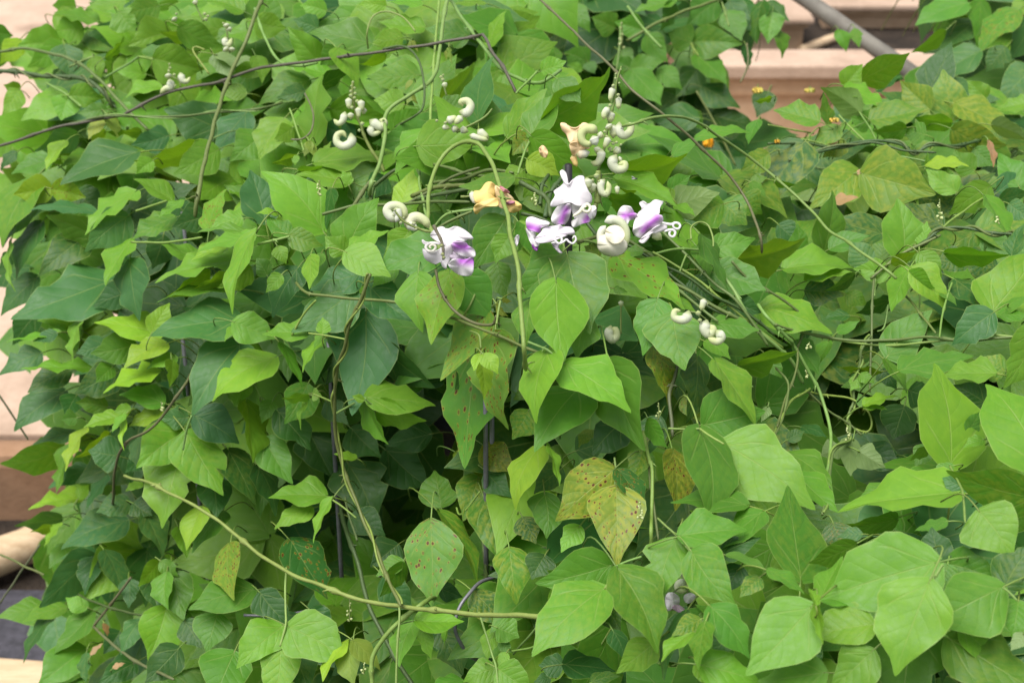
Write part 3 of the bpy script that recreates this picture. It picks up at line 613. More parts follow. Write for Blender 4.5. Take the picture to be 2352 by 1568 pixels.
1770 1020 1710 1450 180 M -1;1310 1200 955 1480 270 L 0;1730 1400 2300 1560 330 L 0;1700 1380 1850 1600 170 L 0;2751 865 2145 1500 540 L -1;480 1395 960 1450 230 D 1
465 1390 240 1400 200 D 1;730 1560 1000 1500 120 D 1;350 1520 200 1560 100 B 1;620 130 450 370 200 L 1;100 50 220 290 220 DO 1;430 700 310 900 130 L 1
2270 600 2090 780 160 MO 1;2290 0 1800 390 220 M 1;930 1090 1040 1370 170 D 1;850 850 1000 1100 200 D 2;300 400 180 620 260 D 2;2100 500 1950 750 220 D 3;2000 1100 1850 1300 240 D 3
#3 3
1550 460 470 795 660 L 0;1480 640 1160 1500 610 L -2;2150 690 1430 1060 550 M -1;1640 465 2160 640 340 M 1;1650 480 1600 720 180 M 1;1940 -10 2250 420 520 L 0
2180 680 2451 300 350 D 0;2300 820 2250 1150 350 M 0;2351 1120 2230 1270 130 P 0;1780 1040 2140 1390 250 L 0;1670 1160 2551 1700 520 M 0;1330 1050 1230 1800 680 M 1
960 1270 560 1650 370 L 0;970 1030 370 1150 330 L 0;500 820 940 880 80 M 0;300 605 180 -250 470 M 0;800 300 370 465 220 M 1;490 780 690 400 200 L 1
440 830 500 1215 90 L -2;440 850 360 680 70 L -2;0 530 340 750 110 M 0;520 1470 -100 1550 330 M 0;860 200 630 230 120 B 1;1570 460 1500 130 300 D 1
1640 80 1340 160 100 M 1;1180 60 710 120 180 M 1;1500 1040 1720 1040 80 L 0;1650 1200 1600 1568 220 D 2;600 100 700 350 240 D 2;350 1250 480 1450 200 D 2
"""
ci = cj = 0
for line in LEAVES.strip().split('\n'):
    if line.startswith('#'): cj, ci = int(line[1]), int(line[3]); continue
    for it in line.split(';'):
        q = it.split()
        bx, by, tx, ty, wd = (float(k) / 4 for k in q[:5])
        photo_leaf(588 * ci + bx, 392 * cj + by, 588 * ci + tx, 392 * cj + ty, wd, q[5], int(q[6]), q[7] if len(q) > 7 else None)

# ------------------------------------------------------------------ the leaves behind: free growth through the mound
HOLES = [[(1690, -60), (2135, -60), (2100, 120), (2130, 200), (2000, 160), (1960, 175), (1850, 225), (1800, 260), (1690, 260), (1690, 110), (1790, 90)], [(-200, -200), (205, -200), (205, 40), (195, 95), (130, 75), (50, 95), (0, 50), (-200, 80)], [(-200, 145), (70, 150), (110, 165), (40, 205), (90, 215), (85, 275), (40, 280), (-200, 300)], [(-200, 640), (10, 640), (30, 720), (30, 860), (-200, 860)], [(-200, 840), (30, 850), (125, 930), (155, 1080), (110, 1150), (100, 1250), (110, 1400), (120, 1500), (80, 1640), (-200, 1640)],
         [(985, 940), (1040, 960), (1045, 1060), (985, 1050)], [(2000, 960), (2080, 960), (2085, 1060), (2000, 1060)], [(-200, 520), (45, 540), (20, 620), (-200, 620)], [(-200, 200), (45, 215), (45, 285), (-200, 300)]]
def inside(X, Y, poly):
    c = False; n = len(poly); j = n - 1
    for i in range(n):
        xi, yi = poly[i]; xj, yj = poly[j]
        if (yi > Y) != (yj > Y) and X < (xj - xi) * (Y - yi) / (yj - yi) + xi: c = not c
        j = i
    return c
LROW = [0, .06, .18, .34, .52, .70, .86, 1.]; LH = [.06, .55, .93, 1., .80, .46, .18, 0.]; LU = [-1, -.5, 0, .5, 1]
rf = random.Random(5)
fill = {k: [] for k in VINES}
def sheet(P):
    q = P - CAM; z = q.dot(FWD); return 1176 + q.dot(RT) / z / PX, 784 - q.dot(UP) / z / PX
def blocked(P, a, L): return any(inside(*sheet(P + a * L * t), h) for t in (.0, .4, .75, 1.) for h in HOLES)
def fill_leaf(X, Y, off, v, mixcol, size=1.):
    d = depth(X, Y, v) + off
    P = at(X, Y, d); tc = (CAM - P).normalized()
    n = (Vector((0, 0, 1)) * rf.uniform(.25, .9) + tc * rf.uniform(.25, .7) + Vector((rf.uniform(-.35, .35), rf.uniform(-.4, .2), rf.uniform(-.2, .2)))).normalized()
    g = Vector((rf.uniform(-1, 1), rf.uniform(-1.0, .3), rf.uniform(-1.2, .1)))
    a0 = (g - n * g.dot(n)).normalized()
    L0 = rf.uniform(.082, .122) * size; c = rf.choice(mixcol)
    for k in (0, 1, -1):                       # a leaf of three leaflets on one stalk
        ang = k * R(rf.uniform(62, 95)); m = (n + Vector((rf.uniform(-.3, .3), rf.uniform(-.3, .3), rf.uniform(-.3, .3)))).normalized()
        a = Matrix.Rotation(ang, 3, n) @ a0; a = (a - m * a.dot(m)).normalized()
        L = L0 * (1 if k == 0 else rf.uniform(.82, .95)); W = L * rf.uniform(.62, .80)
        if blocked(P, a, L): continue
        fill[v].append((off, P + (a0 * L0 * .12 if k == 0 else a * L0 * .02), a, m.cross(a), m, L, W, c))
for _ in range(1180):
    X = rf.uniform(-30, 2700); Y = rf.uniform(-190, 1900)
    if X < 110 and rf.random() < .45: continue
    off = (.13 if Y < 430 else .155) + .38 * rf.random() ** 1.4
    if 1180 < X < 1850 and Y < 330 - max(0, X - 1450) * -.25 and not (X < 1520 and Y > 150 and X < 1400): continue
    if X > 1660 and Y < 190: continue
    if 1660 < X < 1990 and Y < 262: continue
    if any(inside(X, Y, h) for h in HOLES): continue
    if (680 < X < 1090 and 860 < Y < 1340) or (400 < X < 650 and 1250 < Y < 1568) or (1790 < X < 2090 and 800 < Y < 1090) or (150 < X < 420 and 560 < Y < 760): off += .16   # open hollows in the growth
    v = owner(X, Y)
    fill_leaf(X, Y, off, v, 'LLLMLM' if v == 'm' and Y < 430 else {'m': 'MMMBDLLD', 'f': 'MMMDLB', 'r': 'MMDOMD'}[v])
for _ in range(125):
    X = rf.uniform(1120, 1800); Y = rf.uniform(-160, 480)
    if any(inside(X, Y, h) for h in HOLES) or X > (1780 if Y < 90 else 1680): continue
    fill_leaf(X, Y, .04 + .35 * rf.random() ** 1.3, 'b', 'MMDDD')
for _ in range(58):
    X = rf.uniform(2120, 2700); Y = rf.uniform(-200, 260)
    if X < 2180 and Y > 60: continue
    fill_leaf(X, Y, .04 + .3 * rf.random(), 'c', 'MMDDB')
for _ in range(70):   # canopy carrying on past the frame and over the back of the mound
    X = rf.uniform(-60, 1200); Y = rf.uniform(-160, 330)
    if any(inside(X, Y, h) for h in HOLES): continue
    fill_leaf(X, Y, .05 + .14 * rf.random(), 'm', 'LLLMLB')
for code, lst in fill.items():
    lst.sort(key=lambda q: q[0])
    room = max(0, 296 - LEAFCOUNT[code])
    VV = []; FF = []; TT = []; XX = []; UU = []
    for i, (off, P, a, s, n, L, W, c) in enumerate(lst):
        if i < room:
            make_leaf(VINES[code], P, a, s, n, L, W, c, rows=LROW, hrow=LH, ucol=LU, mott=rf.choice((0, 0, .12)) if code != 'r' else rf.choice((0, .2, .4)))
            continue
        V, F, UV = leaf_geo(P, a, s, n, L, W, rows=LROW, hrow=LH, ucol=LU, rg=rf)
        o = len(VV); t = jit(PAL[c]); VV += V; FF += [tuple(k + o for k in f) for f in F]; TT += [t] * len(V); XX += [(0, rf.choice((0, 0, .12)), 0)] * len(V); UU += UV
    if VV: tag(mesh_obj('inner_foliage', VV, FF, LEAF, VINES[code], Vector(VINES[code]['_w']), TT, XX, UU), kind='stuff')

# ------------------------------------------------------------------ stems
rs = random.Random(11)
SC = {'w': (.098, .088, .070), 'o': (.110, .150, .045), 'g': (.175, .280, .065), 'y': (.190, .265, .060), 'd': (.055, .095, .028), 'n': (.115, .120, .060)}
def stem(pts, r, c, v=None, off=-.03, twin=None, nodes=True, taper=1.):
    """pts: sheet pixels (x, y[, extra depth]); r in pixels."""
    m = pts[len(pts) // 2]; v = v or owner(m[0], m[1])
    # depth is smoothed along the run so that the stem does not follow every leaf
    ds = [depth(p[0], p[1], v) for p in pts]
    for _ in range(3): ds = [ds[0]] + [(ds[i - 1] + 2 * ds[i] + ds[i + 1]) / 4 for i in range(1, len(ds) - 1)] + [ds[-1]]
    P = [tuple(at(p[0], p[1], d + off + (p[2] if len(p) > 2 else 0))) for p, d in zip(pts, ds)]
    Q = catmull(P, 6 if len(P) > 3 else 8)
    rad = r * .88 * PX * sum(ds) / len(ds)
    Q = [Vector(q) + Vector((noise.noise(Vector(q) * 30), noise.noise(Vector(q) * 30 + Vector((5, 0, 0))), noise.noise(Vector(q) * 30 + Vector((9, 0, 0))))) * rad * .8 for q in Q]
    rr = []
    for i in range(len(Q)):
        f = (1.0 + .06 * math.sin(i * 1.7)) * (taper + (1 - taper) * i / len(Q))
        if nodes and i % 17 == 9: f = 1.45
        rr.append(rad * f)
    rr[-1] *= .6
    geos = [tube_geo(Q, rr, 7)]
    if nodes:
        for i in range(9, len(Q) - 1, 17):        # bracts and stubs at the joints
            for _k in range(rs.choice((1, 2, 3))):
                dv = Vector((rs.uniform(-1, 1), rs.uniform(-1, .3), rs.uniform(-.6, 1))).normalized(); l = rad * rs.uniform(2.2, 5)
                geos.append(tube_geo([Q[i], Q[i] + dv * l * .5, Q[i] + dv * l + Vector((0, 0, -.25 * l))], [rad * .55, rad * .5, rad * .12], 5))
    V, F = join(geos)
    t = jit(SC[c], .12)
    o = mesh_obj('stem', V, F, STEM, VINES[v], None, t)
    if twin:
        tr, tc, turns = twin
        n = len(Q); Q2 = []
        for i in range(n):
            tan = (Q[min(i + 1, n - 1)] - Q[max(i - 1, 0)]).normalized(); e1 = tan.orthogonal().normalized()
            e1 = (Vector((0, 0, 1)) - tan * tan.z); e1 = e1.normalized() if e1.length > .2 else tan.cross(Vector((1, 0, 0))).normalized()
            e2 = tan.cross(e1); an = 2 * math.pi * turns * i / n
            Q2.append(Q[i] + (e1 * math.cos(an) + e2 * math.sin(an)) * (rad + tr * PX * 1.5))
        Q3 = catmull([tuple(q) for q in Q2], 2)
        V, F = tube_geo(Q3, [tr * PX * 1.6] * len(Q3), 6); mesh_obj('stem', V, F, STEM, VINES[v], None, jit(SC[tc], .12))
    return o

stem([(-20, 338), (30, 326), (130, 292), (270, 268), (300, 255), (380, 215), (450, 198), (500, 190), (588, 160), (680, 146), (800, 128), (860, 120), (1000, 100), (1095, 82), (1112, 84), (1130, 115), (1165, 172), (1185, 215, .05)], 3.9, 'w', 'm', -.06)
stem([(100, 302), (200, 275), (270, 267), (400, 268), (500, 258), (588, 250), (650, 235, .05)], 3, 'o', 'm', -.06, (2, 'g', 3))
stem([(-30, 118), (0, 118), (60, 112), (110, 122), (160, 135), (220, 175), (290, 250), (340, 300, .05)], 4, 'o', 'm', -.055)
stem([(-30, 158), (0, 162), (60, 170), (100, 175), (150, 177), (200, 185), (225, 200), (255, 235, .03), (270, 260, .08)], 5.5, 'd', 'm', -.04, (3, 'o', 5))
stem([(612, -30), (605, -10), (588, 30), (560, 110), (530, 170), (505, 240), (480, 330), (455, 440), (450, 500, .08)], 5, 'o', 'm', -.07)
stem([(585, 20), (590, 35), (610, 90), (640, 140), (680, 152), (730, 145, .02)], 3.5, 'g', 'm', -.05)
stem([(1032, -20), (1028, -5), (1015, 70), (1005, 150), (985, 190), (940, 220), (900, 248), (884, 275), (885, 310), (872, 370), (855, 420), (850, 450, .05)], 5, 'g', 'm', -.06)
stem([(1010, -20), (1000, 100), (993, 200), (988, 280), (985, 330, .05)], 3.5, 'g', 'm', -.05)
stem([(1020, -20), (1060, 40), (1100, 95), (1150, 155), (1200, 185), (1240, 190), (1260, 180), (1290, 160, .03)], 4.5, 'g', 'm', -.05)
stem([(1220, -20), (1235, -5), (1290, 45), (1345, 100), (1400, 150), (1450, 205), (1525, 265), (1600, 330), (1680, 410), (1720, 470), (1745, 540), (1750, 580, .05)], 3.2, 'n', 'm', -.10)
stem([(1430, 290, .03), (1455, 285), (1500, 270), (1550, 268), (1600, 280), (1660, 320), (1720, 360), (1770, 400), (1850, 470), (1900, 525), (1950, 560), (2030, 615), (2060, 640, .03)], 3.7, 'y', 'r', -.10)
stem([(1015, 590), (1008, 560), (990, 530), (985, 500), (985, 450), (1000, 390), (1030, 345), (1070, 325), (1110, 340), (1135, 390), (1155, 460), (1170, 520), (1185, 590), (1195, 670), (1200, 740), (1205, 805), (1208, 850, .04)], 5.5, 'y', 'm', -.075)
stem([(850, 630), (830, 680), (805, 740), (790, 800), (775, 850), (768, 920), (770, 1000), (790, 1080), (828, 1176), (858, 1243), (888, 1321), (920, 1393)], 4.3, 'o', 'm', -.085, (2.6, 'y', 5))
stem([(680, 650, .04), (700, 670), (730, 678), (820, 685), (910, 695), (980, 712, .03), (1050, 735), (1130, 765), (1200, 795), (1270, 820), (1300, 835, .03)], 4, 'o', 'm', -.02)
stem([(285, 1094), (330, 1105), (400, 1135), (470, 1175), (540, 1225), (600, 1275), (660, 1310), (750, 1350), (850, 1380), (920, 1393), (1000, 1400), (1110, 1410), (1200, 1412), (1260, 1415, .03), (1330, 1425, .12)], 6.6, 'y', 'm', -.07, taper=.62)
stem([(440, 860, .05), (420, 890), (385, 940), (340, 990), (300, 1010), (278, 1035), (265, 1080), (262, 1125), (258, 1160, .05)], 3.6, 'n', 'm', -.05)
stem([(856, 1600), (856, 1568), (858, 1511), (878, 1471), (910, 1434), (970, 1386), (1000, 1370, .05)], 6, 'g', 'm', -.06)
stem([(917, 1395), (918, 1430), (912, 1500), (910, 1600)], 3, 'g', 'm', -.08)
stem([(780, 1150, .06), (793, 1213), (825, 1301), (848, 1388), (888, 1471), (943, 1568), (960, 1600)], 6, 'd', 'm', .05)
for P, r, c in (([(1420, 535), (1500, 590), (1530, 640), (1600, 680), (1660, 715), (1700, 735)], 5, 'o'), ([(1440, 560), (1510, 605), (1560, 650), (1620, 700), (1680, 730), (1730, 748)], 4, 'd'), ([(1520, 530), (1590, 600), (1640, 650), (1690, 690), (1730, 740), (1765, 795)], 4, 'o'),
                ([(1630, 600), (1680, 660), (1710, 710), (1745, 760), (1790, 800), (1820, 830), (1845, 880)], 5, 'g'), ([(1400, 545), (1470, 590), (1560, 625), (1640, 680), (1720, 720), (1780, 770)], 4, 'd'), ([(1500, 578), (1600, 640), (1660, 690), (1760, 770), (1800, 800)], 3.4, 'g'),
                ([(1455, 585), (1520, 640), (1600, 700), (1650, 740)], 4, 'o'), ([(1505, 582), (1560, 572), (1625, 575)], 3.5, 'g'), ([(1560, 625), (1575, 590), (1580, 588)], 2.6, 'g'), ([(1680, 600), (1720, 640), (1800, 690), (1850, 740), (1830, 800)], 3.6, 'o')):
    stem(P, r, c, 'm' if P[-1][0] < 1700 else 'r', -.005)
for P, r, c, tw in (([(1740, 700, .03), (1764, 730), (1814, 782), (1824, 796), (1864, 866), (1884, 909), (1904, 971), (1908, 1034), (1897, 1096), (1880, 1150, .05)], 6, 'g', None),
                ([(1860, 900), (1884, 906), (1914, 908), (1952, 914), (1982, 932), (1999, 954), (2002, 979), (1989, 992), (1959, 982), (1940, 970, .03)], 3.6, 'y', None),
                ([(2000, 770), (1979, 804), (1976, 834), (1961, 884), (1961, 924), (1949, 959), (1954, 979), (1946, 1009), (1914, 1039), (1904, 1109), (1890, 1180)], 5, 'o', (4, 'g', 4)),
                ([(1780, 745), (1824, 760), (1950, 782), (2050, 780), (2140, 775), (2240, 782), (2352, 770), (2420, 765)], 5, 'o', None), ([(1900, 775), (2000, 792), (2120, 788), (2260, 770), (2400, 780)], 4, 'g', None),
                ([(1782, 844), (1811, 884), (1797, 960), (1779, 1000)], 4, 'o', None), ([(1860, 893), (1851, 899), (1814, 924), (1779, 994), (1765, 1040)], 4.5, 'g', None), ([(1831, 800), (1831, 846), (1802, 921), (1785, 980)], 4, 'o', None), ([(1850, 895), (1904, 944), (1949, 972), (1980, 1000)], 4, 'd', None),
                ([(2100, 570, .02), (2126, 552), (2164, 527), (2214, 524), (2264, 532), (2314, 537), (2352, 540), (2420, 545)], 5, 'd', (5, 'o', 4)), ([(2000, 640), (2060, 590), (2126, 556), (2160, 540)], 5, 'd', None),
                ([(1810, 372), (1829, 365), (1914, 340), (1989, 325), (2064, 330), (2101, 350), (2139, 335), (2199, 333), (2260, 320)], 5, 'd', (4, 'o', 4)), ([(1764, 330, -.02), (1850, 330), (1930, 340), (2000, 328), (2080, 345), (2150, 350)], 4, 'd', None),
                ([(1764, 286), (1820, 298), (1870, 307)], 2.6, 'g', None), ([(1840, 320), (1880, 328), (1925, 340)], 3, 'g', None), ([(1926, 265), (1955, 295), (1988, 325)], 2.6, 'g', None), ([(1974, 258), (1995, 290), (2014, 325)], 2.6, 'g', None), ([(2070, 358), (2150, 375), (2200, 385)], 3, 'g', None),
                ([(1998, 900), (2003, 720), (2008, 640)], 4, 'd', None), ([(2009, 680), (2010, 650), (2012, 600)], 2.8, 'g', None), ([(2040, 700), (2030, 750), (2015, 760)], 2.8, 'g', None), ([(2110, 720), (2112, 680), (2111, 560)], 2.6, 'g', None), ([(2187, 650), (2170, 700), (2158, 775)], 3.6, 'g', None), ([(2080, 680), (2110, 715), (2150, 765)], 4, 'o', None), ([(2262, 452), (2220, 480), (2180, 510), (2160, 530)], 3.6, 'g', None)):
    stem(P, r * .78, 'o' if c == 'd' and rs.random() < .5 else c, 'r', -.01, (tw[0] * .7, tw[1], tw[2]) if tw else None)
for P, r, c in (([(845, 112, .03), (843, 75), (858, 38), (888, 27), (926, 40), (955, 72)], 2.2, 'y'), ([(880, 112), (920, 106), (948, 120), (965, 150), (974, 200), (973, 240), (960, 262), (908, 292, .03)], 3., 'd'), ([(1588, 549), (1588, 522), (1606, 510), (1626, 517), (1636, 542), (1638, 566)], 2.4, 'y'), ([(480, 170), (450, 130), (443, 112), (452, 108), (470, 115)], 2.4, 'y'), ([(700, 215), (712, 240), (720, 270), (715, 300), (695, 318), (668, 320)], 2.4, 'n'), ([(665, 250), (690, 320), (697, 345)], 2.4, 'g')):
    stem(P, r, c, 'm', -.06, nodes=False)
# tangle under the flowers
for P, r, c in (([(740, 492), (813, 472), (883, 470), (960, 465), (1080, 463)], 4.2, 'o'), ([(800, 480), (813, 470), (850, 417), (866, 392), (880, 340)], 5, 'o'), ([(853, 470), (855, 440), (862, 425), (905, 392), (960, 370)], 5, 'd'), ([(945, 452), (1000, 432), (1060, 425), (1110, 430)], 6, 'o'), ([(950, 460), (1020, 445), (1090, 432)], 5, 'd'), ([(930, 470), (990, 438), (1040, 405), (1100, 385)], 4, 'o'),
                ([(1000, 520), (1030, 490), (1090, 480)], 4, 'g'), ([(1005, 525), (1050, 500), (1085, 485)], 4, 'o'), ([(1196, 420), (1230, 440), (1258, 460), (1268, 500)], 7, 'd'), ([(1255, 500), (1262, 450), (1290, 410), (1300, 380)], 6, 'd'), ([(1240, 470), (1245, 430), (1260, 400)], 5, 'd'), ([(962, 392), (968, 450), (985, 510)], 3.4, 'g'), ([(960, 370), (1010, 380), (1080, 400), (1130, 405)], 4, 'o'), ([(990, 420), (1060, 412), (1120, 390), (1180, 395)], 4.5, 'o'),
                ([(1340, 500), (1370, 540), (1400, 580)], 5, 'd'), ([(1330, 560), (1400, 540), (1460, 560)], 5, 'o'), ([(1200, 490), (1260, 510), (1300, 560)], 5, 'd'), ([(1380, 400), (1372, 440), (1362, 500)], 6, 'o'), ([(1322, 555), (1370, 560), (1440, 600)], 4, 'g'), ([(1296, 555), (1293, 590), (1286, 610), (1278, 648)], 3.2, 'g')):
    stem(P, r, c, 'm', .0)
# visible leaf stalks and hanging stems
for P, r, c, off in (([(1222, 316, 0), (1205, 350), (1190, 400)], 3, 'g', -.02), ([(1235, 165), (1210, 190), (1185, 215)], 3, 'g', -.04), ([(1478, 991, .02), (1488, 1046), (1498, 1084), (1496, 1176), (1495, 1225), (1500, 1300, .05)], 5, 'g', .01), ([(1485, 1000, .02), (1492, 1090), (1500, 1150), (1512, 1240)], 3.5, 'o', .02), ([(1556, 830), (1548, 870), (1538, 910), (1545, 1000)], 5, 'n', .03), ([(1412, 1050), (1414, 1080), (1412, 1130)], 2.8, 'g', -.01),
                     ([(1536, 983), (1570, 984), (1608, 984)], 2.6, 'g', -.03), ([(1608, 984), (1630, 1000), (1664, 1020)], 3, 'g', -.03), ([(1212, 784), (1240, 795), (1262, 805), (1297, 834)], 3.4, 'g', -.03), ([(1412, 1300), (1440, 1288), (1475, 1278)], 3, 'g', -.03), ([(1413, 1302), (1402, 1328), (1388, 1352)], 3, 'g', -.045), ([(1510, 1190), (1530, 1208), (1555, 1230), (1588, 1267)], 2.8, 'g', -.03), ([(657, 1302), (656, 1340), (656, 1400), (655, 1436), (644, 1484)], 3, 'g', -.05),
                     ([(1100, 1405), (1115, 1450), (1130, 1500), (1140, 1536), (1142, 1600)], 3, 'g', -.05), ([(2164, 1296), (2150, 1318), (2137, 1335)], 4, 'g', -.05), ([(2303, 1348), (2318, 1360), (2336, 1380)], 3, 'g', -.03), ([(2182, 1070), (2195, 1096), (2211, 1130), (2216, 1200)], 3, 'g', -.03), ([(1116, 1010, .05), (1120, 1040), (1112, 1110), (1104, 1180), (1116, 1300), (1112, 1340), (1100, 1380), (1102, 1420)], 5, 'o', .06), ([(1048, 1165), (1060, 1180), (1104, 1128)], 2.6, 'g', -.02),
                     ([(442, 955), (428, 990), (420, 1034)], 3, 'g', -.03), ([(670, 770), (700, 720), (725, 690)], 3, 'g', -.03), ([(709, 765), (745, 770), (795, 780)], 2.2, 'g', -.05), ([(720, 905), (742, 914), (765, 924)], 2.4, 'g', -.05), ([(770, 950), (790, 938), (815, 924)], 2.8, 'g', -.05), ([(838, 914), (850, 925), (868, 935)], 2.6, 'g', -.06), ([(765, 1148), (785, 1162), (818, 1190)], 2.4, 'g', -.05), ([(312, 485), (350, 473), (385, 462)], 3, 'g', -.03), ([(302, 555), (370, 558), (465, 545)], 3, 'g', -.03),
                     ([(593, 560), (625, 552), (665, 543)], 3.4, 'g', -.03), ([(1670, 865), (1690, 880), (1730, 888)], 2.6, 'g', -.03), ([(1105, 640, .02), (1080, 700), (1060, 735)], 3, 'g', .0), ([(1000, 620), (1010, 660), (1040, 710), (1085, 740), (1130, 745), (1140, 725)], 4, 'n', -.05), ([(1140, 745), (1145, 715), (1150, 690)], 3, 'g', -.05), ([(820, 1240), (800, 1180), (792, 1140)], 3, 'o', .02), ([(0, 1273), (60, 1300), (100, 1320)], 3, 'o', -.05), ([(0, 1385), (50, 1310), (92, 1250)], 2.6, 'n', -.05), ([(180, 1365), (250, 1395), (330, 1412)], 3.2, 'd', -.02),
                     ([(215, 1440), (300, 1510), (400, 1560)], 4, 'n', -.01), ([(300, 1325), (260, 1380), (213, 1440)], 3.4, 'n', -.01), ([(-20, 880), (20, 940), (65, 1010)], 2.8, 'n', -.05), ([(1180, 1500), (1215, 1460), (1290, 1370)], 3, 'g', .01), ([(1176, 1495), (1210, 1488), (1233, 1480)], 2.8, 'g', -.01), ([(160, 155), (190, 140), (215, 130)], 2.6, 'g', -.03), ([(240, 178), (290, 150), (318, 130)], 2.8, 'g', -.03), ([(318, 130), (335, 133), (352, 137)], 2.6, 'g', -.03), ([(105, 190), (150, 215), (186, 245)], 2.8, 'g', -.03), ([(1080, 760, .01), (1100, 770), (1105, 800)], 2.6, 'g', -.03)):
    stem(P, r, c, None, off, nodes=r > 3)
for P, r, c in (([(1440, 95), (1500, 60), (1560, 30), (1650, 0), (1700, -20)], 4, 'o'), ([(1176, 75), (1220, 60), (1260, 40)], 4, 'o'), ([(1440, 15), (1480, 70), (1520, 110)], 3, 'g'), ([(1390, 330), (1420, 130), (1426, 60)], 3, 'g'), ([(1588, 100), (1595, 115), (1605, 130)], 3, 'g'), ([(1655, 0), (1665, 30), (1675, 60)], 2.6, 'g'), ([(1715, 100), (1718, 150), (1700, 190)], 2.5, 'n'), ([(1600, 210), (1640, 280), (1690, 380)], 3, 'o')):
    stem(P, r, c, 'b', -.03)

# ------------------------------------------------------------------ flowers and buds (sheet pixels again, with real curvature and depth)
rb = random.Random(3)
WHITE = (.82, .79, .81); CREAM = (.55, .61, .30); IVORY = (.80, .78, .64); PURPLE = (.50, .15, .62); YELLOW = (.86, .66, .24); PEACH = (.86, .67, .38); LILAC = (.66, .58, .68); BUDW = (.72, .75, .64); BUDG = (.45, .54, .22)
def mixc(a, b, t): t = min(max(t, 0), 1); return tuple(x * (1 - t) + y * t for x, y in zip(a, b))

def petal(parent, ox, oy, outline, d, base=WHITE, patch=None, bulge=.006, tilt=(0, 0), name='petal', edge=.002, saddle=1.):
    """outline in sheet pixels/4; a curved sheet: rings from the centre to a smoothed outline, with depth of its own."""
    pts = [(ox + x / 4, oy + y / 4) for x, y in outline]
    cl = catmull(pts[-1:] + pts + pts[:2], 4)[4:-4]
    cx_ = sum(p[0] for p in cl) / len(cl); cy_ = sum(p[1] for p in cl) / len(cl)
    size = max(math.hypot(p[0] - cx_, p[1] - cy_) for p in cl)
    rings = [0.0, .25, .5, .72, .9, 1.0]; V = []; T = []; n = len(cl); ph = rb.uniform(0, 6)
    def pt(X, Y, f, ang):
        q = -bulge * .40 * (1 - f * f) + saddle * bulge * .5 * f * f * math.sin(2 * ang + ph) + tilt[0] * (X - cx_) * PX * d + tilt[1] * (Y - cy_) * PX * d + edge * 1.3 * f ** 3 * math.sin(5 * ang + ph * 2)
        c = base
        if patch:
            px_, py_, qx, qy, pr = patch; px_, py_, qx, qy, pr = ox + px_ / 4, oy + py_ / 4, ox + qx / 4, oy + qy / 4, pr / 4 * .92
            ux, uy = qx - px_, qy - py_; l2 = ux * ux + uy * uy + 1e-6; t = min(max(((X - px_) * ux + (Y - py_) * uy) / l2, 0), 1)
            dd = math.hypot(X - px_ - t * ux, Y - py_ - t * uy); c = mixc(PURPLE, base, (dd / pr - .15) / 1.05)
        V.append(at(X, Y, d + q)); T.append(c)
    pt(cx_, cy_, 0, 0)
    for f in rings[1:]:
        for k in range(n):
            pt(cx_ + (cl[k][0] - cx_) * f, cy_ + (cl[k][1] - cy_) * f, f, 2 * math.pi * k / n)
    F = [(0, 1 + (k + 1) % n, 1 + k) for k in range(n)]
    for i in range(len(rings) - 2):
        for k in range(n): a = 1 + i * n + k; b = 1 + i * n + (k + 1) % n; F.append((a, b, b + n, a + n))
    o = mesh_obj(name, V, F, PETAL, parent, None, T)
    so = o.modifiers.new('thickness', 'SOLIDIFY'); so.thickness = .0009; so.offset = 0
    return o

def curl(parent, ox, oy, pts, r0, r1, d, base=BUDW, tip=CREAM, dz=0., name='bud', fat=1.0, spiral=0.):
    """fat tapering tube along a curled path: a bud or a coiled keel."""
    P = [(ox + x / 4, oy + y / 4, 0.) for x, y in pts]
    if len(P) == 2: P = [P[0], ((P[0][0] + P[1][0]) / 2, (P[0][1] + P[1][1]) / 2, 0), P[1]]
    Q = catmull(P, 5); n = len(Q); Q3 = [at(q[0], q[1], d + dz - spiral * i / n) for i, q in enumerate(Q)]
    rr = []; T = []
    for i in range(n):
        t = i / (n - 1); r = (r0 * 1.22 * (1 - t) + r1 * t * (.9 if fat == 1. else 1.)) / 4 * PX * d * ((1.16 if len(pts) > 4 else .98) if fat == 1. else 1.)
        e = min(t / .16, (1 - t) / .16, 1); r *= math.sqrt(max(1 - (1 - e) ** 2, .02)) if fat else 1
        rr.append(r); T += [mixc((.34, .40, .16), mixc(base, tip, t * 1.15), t / .13 if fat == 1. and name == 'bud' else 1)] * 10
    # rounded ends: extend past both path ends
    a0 = (Q3[0] - Q3[1]).normalized(); a1 = (Q3[-1] - Q3[-2]).normalized()
    Q3[0] = Q3[0] + a0 * r0 / 4 * PX * d * .6 * fat; Q3[-1] = Q3[-1] + a1 * r1 / 4 * PX * d * .6 * fat
    V, F = tube_geo(Q3, rr, 10)
    return mesh_obj(name, V, F, PETAL, parent, None, T)

def ball(parent, ox, oy, x, y, r, d, c=BUDG, name='bud', dz=0):
    return curl(parent, ox, oy, [(x, y - r * .45), (x + r * .1, y + r * .45)], r, r * .9, d, c, mixc(c, BUDW, .4), dz, name)

def stalk(ox, oy, pts, r, d, c, v='m', name='flower_raceme', dz=.004):
    P = catmull([tuple(at(ox + x / 4, oy + y / 4, d + dz)) for x, y in pts], 5)
    V, F = tube_geo(P, [r / 4 * PX * d * (1 - .35 * i / len(P)) * (1.25 if i % 6 == 3 else 1) for i in range(len(P))], 7)
    return mesh_obj(name, V, F, STEM, VINES[v], None, jit(c, .08))

O11, O12, O01, O02, O00 = (588, 392), (1176, 392), (588, 0), (1176, 0), (0, 0)
def dep(o, x, y, k=.07, v='m'): return depth(o[0] + x / 4, o[1] + y / 4, v) - k
GST = (.16, .22, .06)
